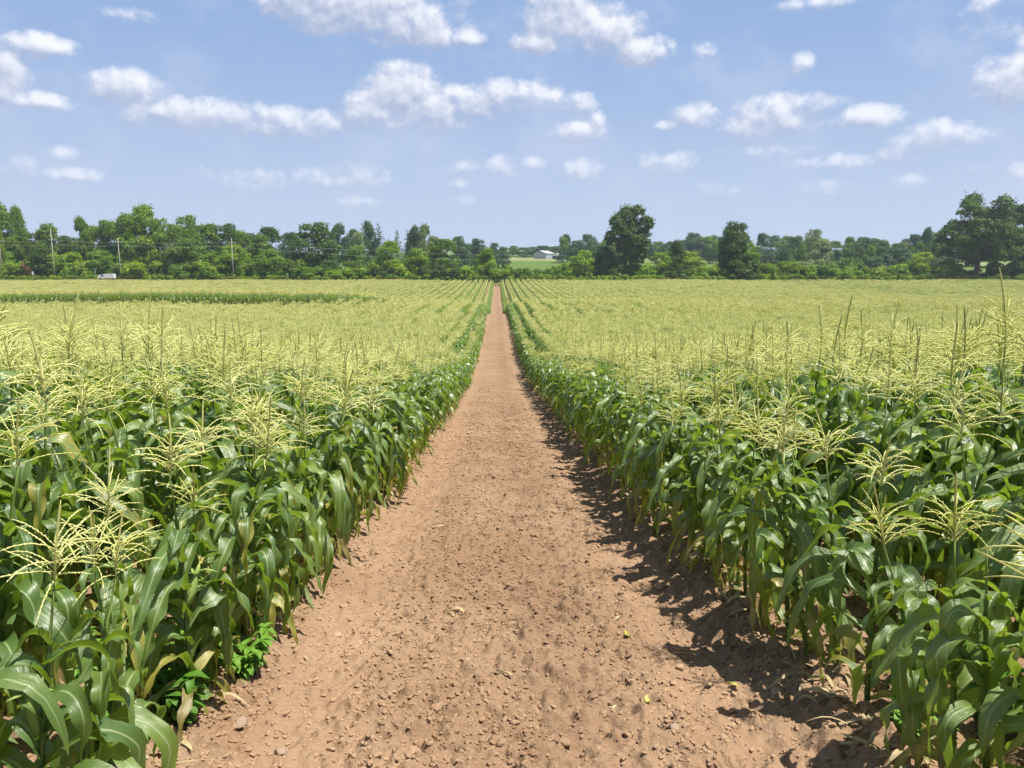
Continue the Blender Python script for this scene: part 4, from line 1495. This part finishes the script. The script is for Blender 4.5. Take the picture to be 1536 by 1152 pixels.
# ------------------------------------------------------------------ poles, wires, vehicle, signs, farm
def pole(px, top, D, arm_y, lab, thick=0.11):
    b = at(px, 400, D)
    z0 = gz(b.x, D)
    H = at(px, top, D).z - z0
    root = empty('utility_pole', (b.x, D, z0))
    mb = MB()
    tube(mb, [(0, 0, -0.3), (0.05, 0, H * 0.5), (0, 0, H)], [thick * 1.5, thick * 1.25, thick], 8)
    obj('shaft', mb.mesh('shaft', [M_POLE]), root)
    za = at(px, arm_y, D).z - z0
    mb = MB()
    box(mb, (0.4, 0, za), (3.2, 0.22, 0.24))
    obj('crossarm', mb.mesh('crossarm', [M_POLE], smooth=False), root)
    for xx in (-1.0, 0.4, 1.8):
        mb = MB()
        tube(mb, [(xx, 0, za + 0.12), (xx, 0, za + 0.25), (xx, 0, za + 0.36)], [0.07, 0.11, 0.05], 6)
        obj('insulator', mb.mesh('insulator', [M_WIRE]), root)
    tag(root, lab, 'utility pole', 'wooden utility poles along the road')
    return Vector((b.x, D, z0 + za + 0.34))


p0 = pole(2, 318, 300 + 16, 362, 'utility pole at the far left end of the wood', 0.2)
p1 = pole(81, 343, 312, 360, 'leaning slim utility pole between the left trees, second along the line')
p2 = pole(180, 357, 314, 363.5, 'utility pole rising behind bushes right of the white truck, third along the line')
p3 = pole(349.5, 357, 312, 364, 'fourth utility pole standing before the green trees')
pe = at(850, 383, 345)


def wire(a, b, sag, lab, r_=0.022):
    mb = MB()
    n = 24
    pts = []
    for i in range(n + 1):
        t = i / n
        p = a.lerp(b, t)
        pts.append((p.x, p.y, p.z - sag * 4 * t * (1 - t)))
    tube(mb, pts, r_, 4)
    o = obj('overhead_wire', mb.mesh('overhead_wire', [M_WIRE]))
    tag(o, lab, 'wire', 'overhead wires strung along the poles')


off = Vector((1.4, 0, 0))
WN = [(p0, p1, 'first and second'), (p1, p2, 'second and third'), (p2, p3, 'third and fourth')]
for a, b, nm in WN:
    wire(a, b, 0.7, 'upper overhead wire sagging between the %s utility poles' % nm)
    wire(a - Vector((0, 0, 1.4)), b - Vector((0, 0, 1.4)), 1.0, 'lower overhead wire sagging between the %s utility poles' % nm)
wire(p3, pe, 1.5, 'upper overhead wire running from the fourth pole past the conifers')
wire(p3 - Vector((0, 0, 2.0)), pe - Vector((0, 0, 2.0)), 1.8, 'middle overhead wire running from the fourth pole past the conifers')


def truck():
    D = 311.0
    b = at(158, 400, D)
    z0 = at(158, 410.6, D).z - 2.45
    root = empty('box_truck', (b.x, D, z0))
    mb = MB()
    box(mb, (1.5, 0, 1.55), (3.9, 2.1, 1.75))
    obj('cargo_box', mb.mesh('cargo_box', [M_WHITE], smooth=False), root)
    mb = MB()
    V = [(-2.9, -1, .5), (-0.5, -1, .5), (-0.5, 1, .5), (-2.9, 1, .5), (-2.9, -1, 1.3), (-0.5, -1, 1.3), (-0.5, 1, 1.3), (-2.9, 1, 1.3), (-1.9, -.9, 2.2), (-0.5, -.9, 2.3), (-0.5, .9, 2.3), (-1.9, .9, 2.2)]
    mb.add(V, [(0, 3, 2, 1), (0, 1, 5, 4), (1, 2, 6, 5), (2, 3, 7, 6), (3, 0, 4, 7), (4, 5, 9, 8), (5, 6, 10, 9), (6, 7, 11, 10), (7, 4, 8, 11), (8, 9, 10, 11)])
    obj('cab', mb.mesh('cab', [M_WHITE], smooth=False), root)
    mb = MB()
    box(mb, (-1.25, 0, 2.42), (1.5, 1.9, 0.2))
    obj('cab_roof', mb.mesh('cab_roof', [M_DARK], smooth=False), root)
    mb = MB()
    box(mb, (-1.2, -1.0, 1.75), (0.9, 0.06, 0.55))
    obj('window', mb.mesh('window', [M_DARK], smooth=False), root)
    for xx in (-1.9, 2.3):
        for yy in (-0.9, 0.9):
            mb = MB()
            tube(mb, [(xx, yy - .13, .42), (xx, yy + .13, .42)], [0.42, 0.42], 14)
            obj('wheel', mb.mesh('wheel', [M_RUBBER], smooth=False), root)
    tag(root, 'white box truck half hidden by the corn in front of the left wood', 'truck')


truck()


def sign(px, top, D, w, h, mat, lab, name='road_sign'):
    b = at(px, 400, D)
    z0 = gz(b.x, D)
    H = at(px, top, D).z - z0
    root = empty(name, (b.x, D, z0))
    mb = MB()
    tube(mb, [(0, 0, -0.1), (0, 0, H)], [0.06, 0.06], 6)
    obj('post', mb.mesh('post', [M_POLE]), root)
    mb = MB()
    box(mb, (0, -0.1, H - h / 2), (w, 0.04, h))
    obj('panel', mb.mesh('panel', [mat], smooth=False), root)
    tag(root, lab, 'sign')


sign(48.5, 407, 311, 0.75, 1.3, M_WHITE, 'small white road sign on a post before the left wood')
sign(142, 402, 311, 2.0, 0.4, M_GREENSIGN, 'green street name sign on a post left of the white truck')


def post():
    b = at(431, 400, 310)
    z0 = gz(b.x, 310)
    mb = MB()
    H = at(431, 410, 310).z - z0
    tube(mb, [(0, 0, -.1), (0, 0, H * .9), (0, 0, H)], [0.16, 0.15, 0.10], 8)
    o = obj('marker_post', mb.mesh('marker_post', [M_POLE]))
    o.location = (b.x, 310, z0)
    tag(o, 'short pale marker post at the far edge of the corn', 'post')


post()


def barn(px, base, D, W, L, Hw, Hr, name, lab, rz, roofm, wallm, opening=False):
    b = at(px, base, D)
    root = empty(name, (b.x, D, gz(b.x, D)), rz)
    h = Hw
    mb = MB()
    V = [(-W / 2, -L / 2, -1), (W / 2, -L / 2, -1), (W / 2, L / 2, -1), (-W / 2, L / 2, -1), (-W / 2, -L / 2, h), (W / 2, -L / 2, h), (W / 2, L / 2, h), (-W / 2, L / 2, h), (0, -L / 2, h + Hr), (0, L / 2, h + Hr)]
    mb.add(V, [(0, 1, 5, 8, 4), (1, 2, 6, 5), (2, 3, 7, 9, 6), (3, 0, 4, 7), (0, 3, 2, 1)])
    obj('wall', mb.mesh('wall', [wallm], smooth=False), root)
    mb = MB()
    for s in (-1, 1):
        e = 0.5
        x1, z1 = s * (W / 2 + e), h - e * Hr / (W / 2) + .03
        q = [(0, -L / 2 - e, h + Hr + .03), (0, L / 2 + e, h + Hr + .03), (x1, L / 2 + e, z1), (x1, -L / 2 - e, z1)]
        V = [(a, b_, c) for a, b_, c in q] + [(a, b_, c + .22) for a, b_, c in q]
        mb.add(V, [(0, 1, 2, 3), (4, 7, 6, 5), (0, 3, 7, 4), (3, 2, 6, 7), (2, 1, 5, 6), (1, 0, 4, 5)])
    obj('roof', mb.mesh('roof', [roofm], smooth=False), root)
    mb = MB()
    box(mb, (-W * 0.05, -L / 2 - 0.04, h * 0.4), (W * (0.7 if opening else 0.3), 0.12, h * 0.8))
    obj('door_or_dark_opening', mb.mesh('door_or_dark_opening', [M_DARK if opening else M_BARNW], smooth=False), root)  # on the open shed, a dark panel stands for the shade inside
    tag(root, lab, 'barn')


barn(816, 391, 705, 12, 18, 4.4, 2.4, 'barn', 'pale grey metal barn with low gable roof beyond the hedgerow', R(-28), M_METALR, M_BARNW)
barn(835, 391, 690, 7, 8, 3.2, 1.5, 'shed', 'small white open shed with dark doorway beside the pale barn', R(-20), M_METALR, M_WHITE, True)


def silo():
    D = 800
    b = at(828, 380, D)
    mb = MB()
    z0 = gz(b.x, D)
    H = at(828, 368, D).z - z0
    tube(mb, [(0, 0, -1), (0, 0, H * .86), (0, 0, H * .95), (0, 0, H)], [2.6, 2.6, 1.9, 0.4], 14)
    o = obj('silo', mb.mesh('silo', [M_CONC]))
    o.location = (b.x, D, z0)
    tag(o, 'grey farm silo rising over the trees behind the barn', 'silo')


silo()


# ------------------------------------------------------------------ haze
def haze():
    mb = MB()
    box(mb, (0, 700, 24), (2660, 1500, 72))
    m, nt, out = new_mat('haze')
    pv = nt.nodes.new('ShaderNodeVolumePrincipled')
    pv.inputs['Color'].default_value = (0.70, 0.84, 1.0, 1)
    pv.inputs['Density'].default_value = 0.00015
    pv.inputs['Anisotropy'].default_value = 0.2
    nt.links.new(pv.outputs[0], out.inputs['Volume'])
    o = obj('haze', mb.mesh('haze', [m], smooth=False))
    tag(o, 'thin blue summer haze over the fields', 'haze', kind='stuff')


haze()
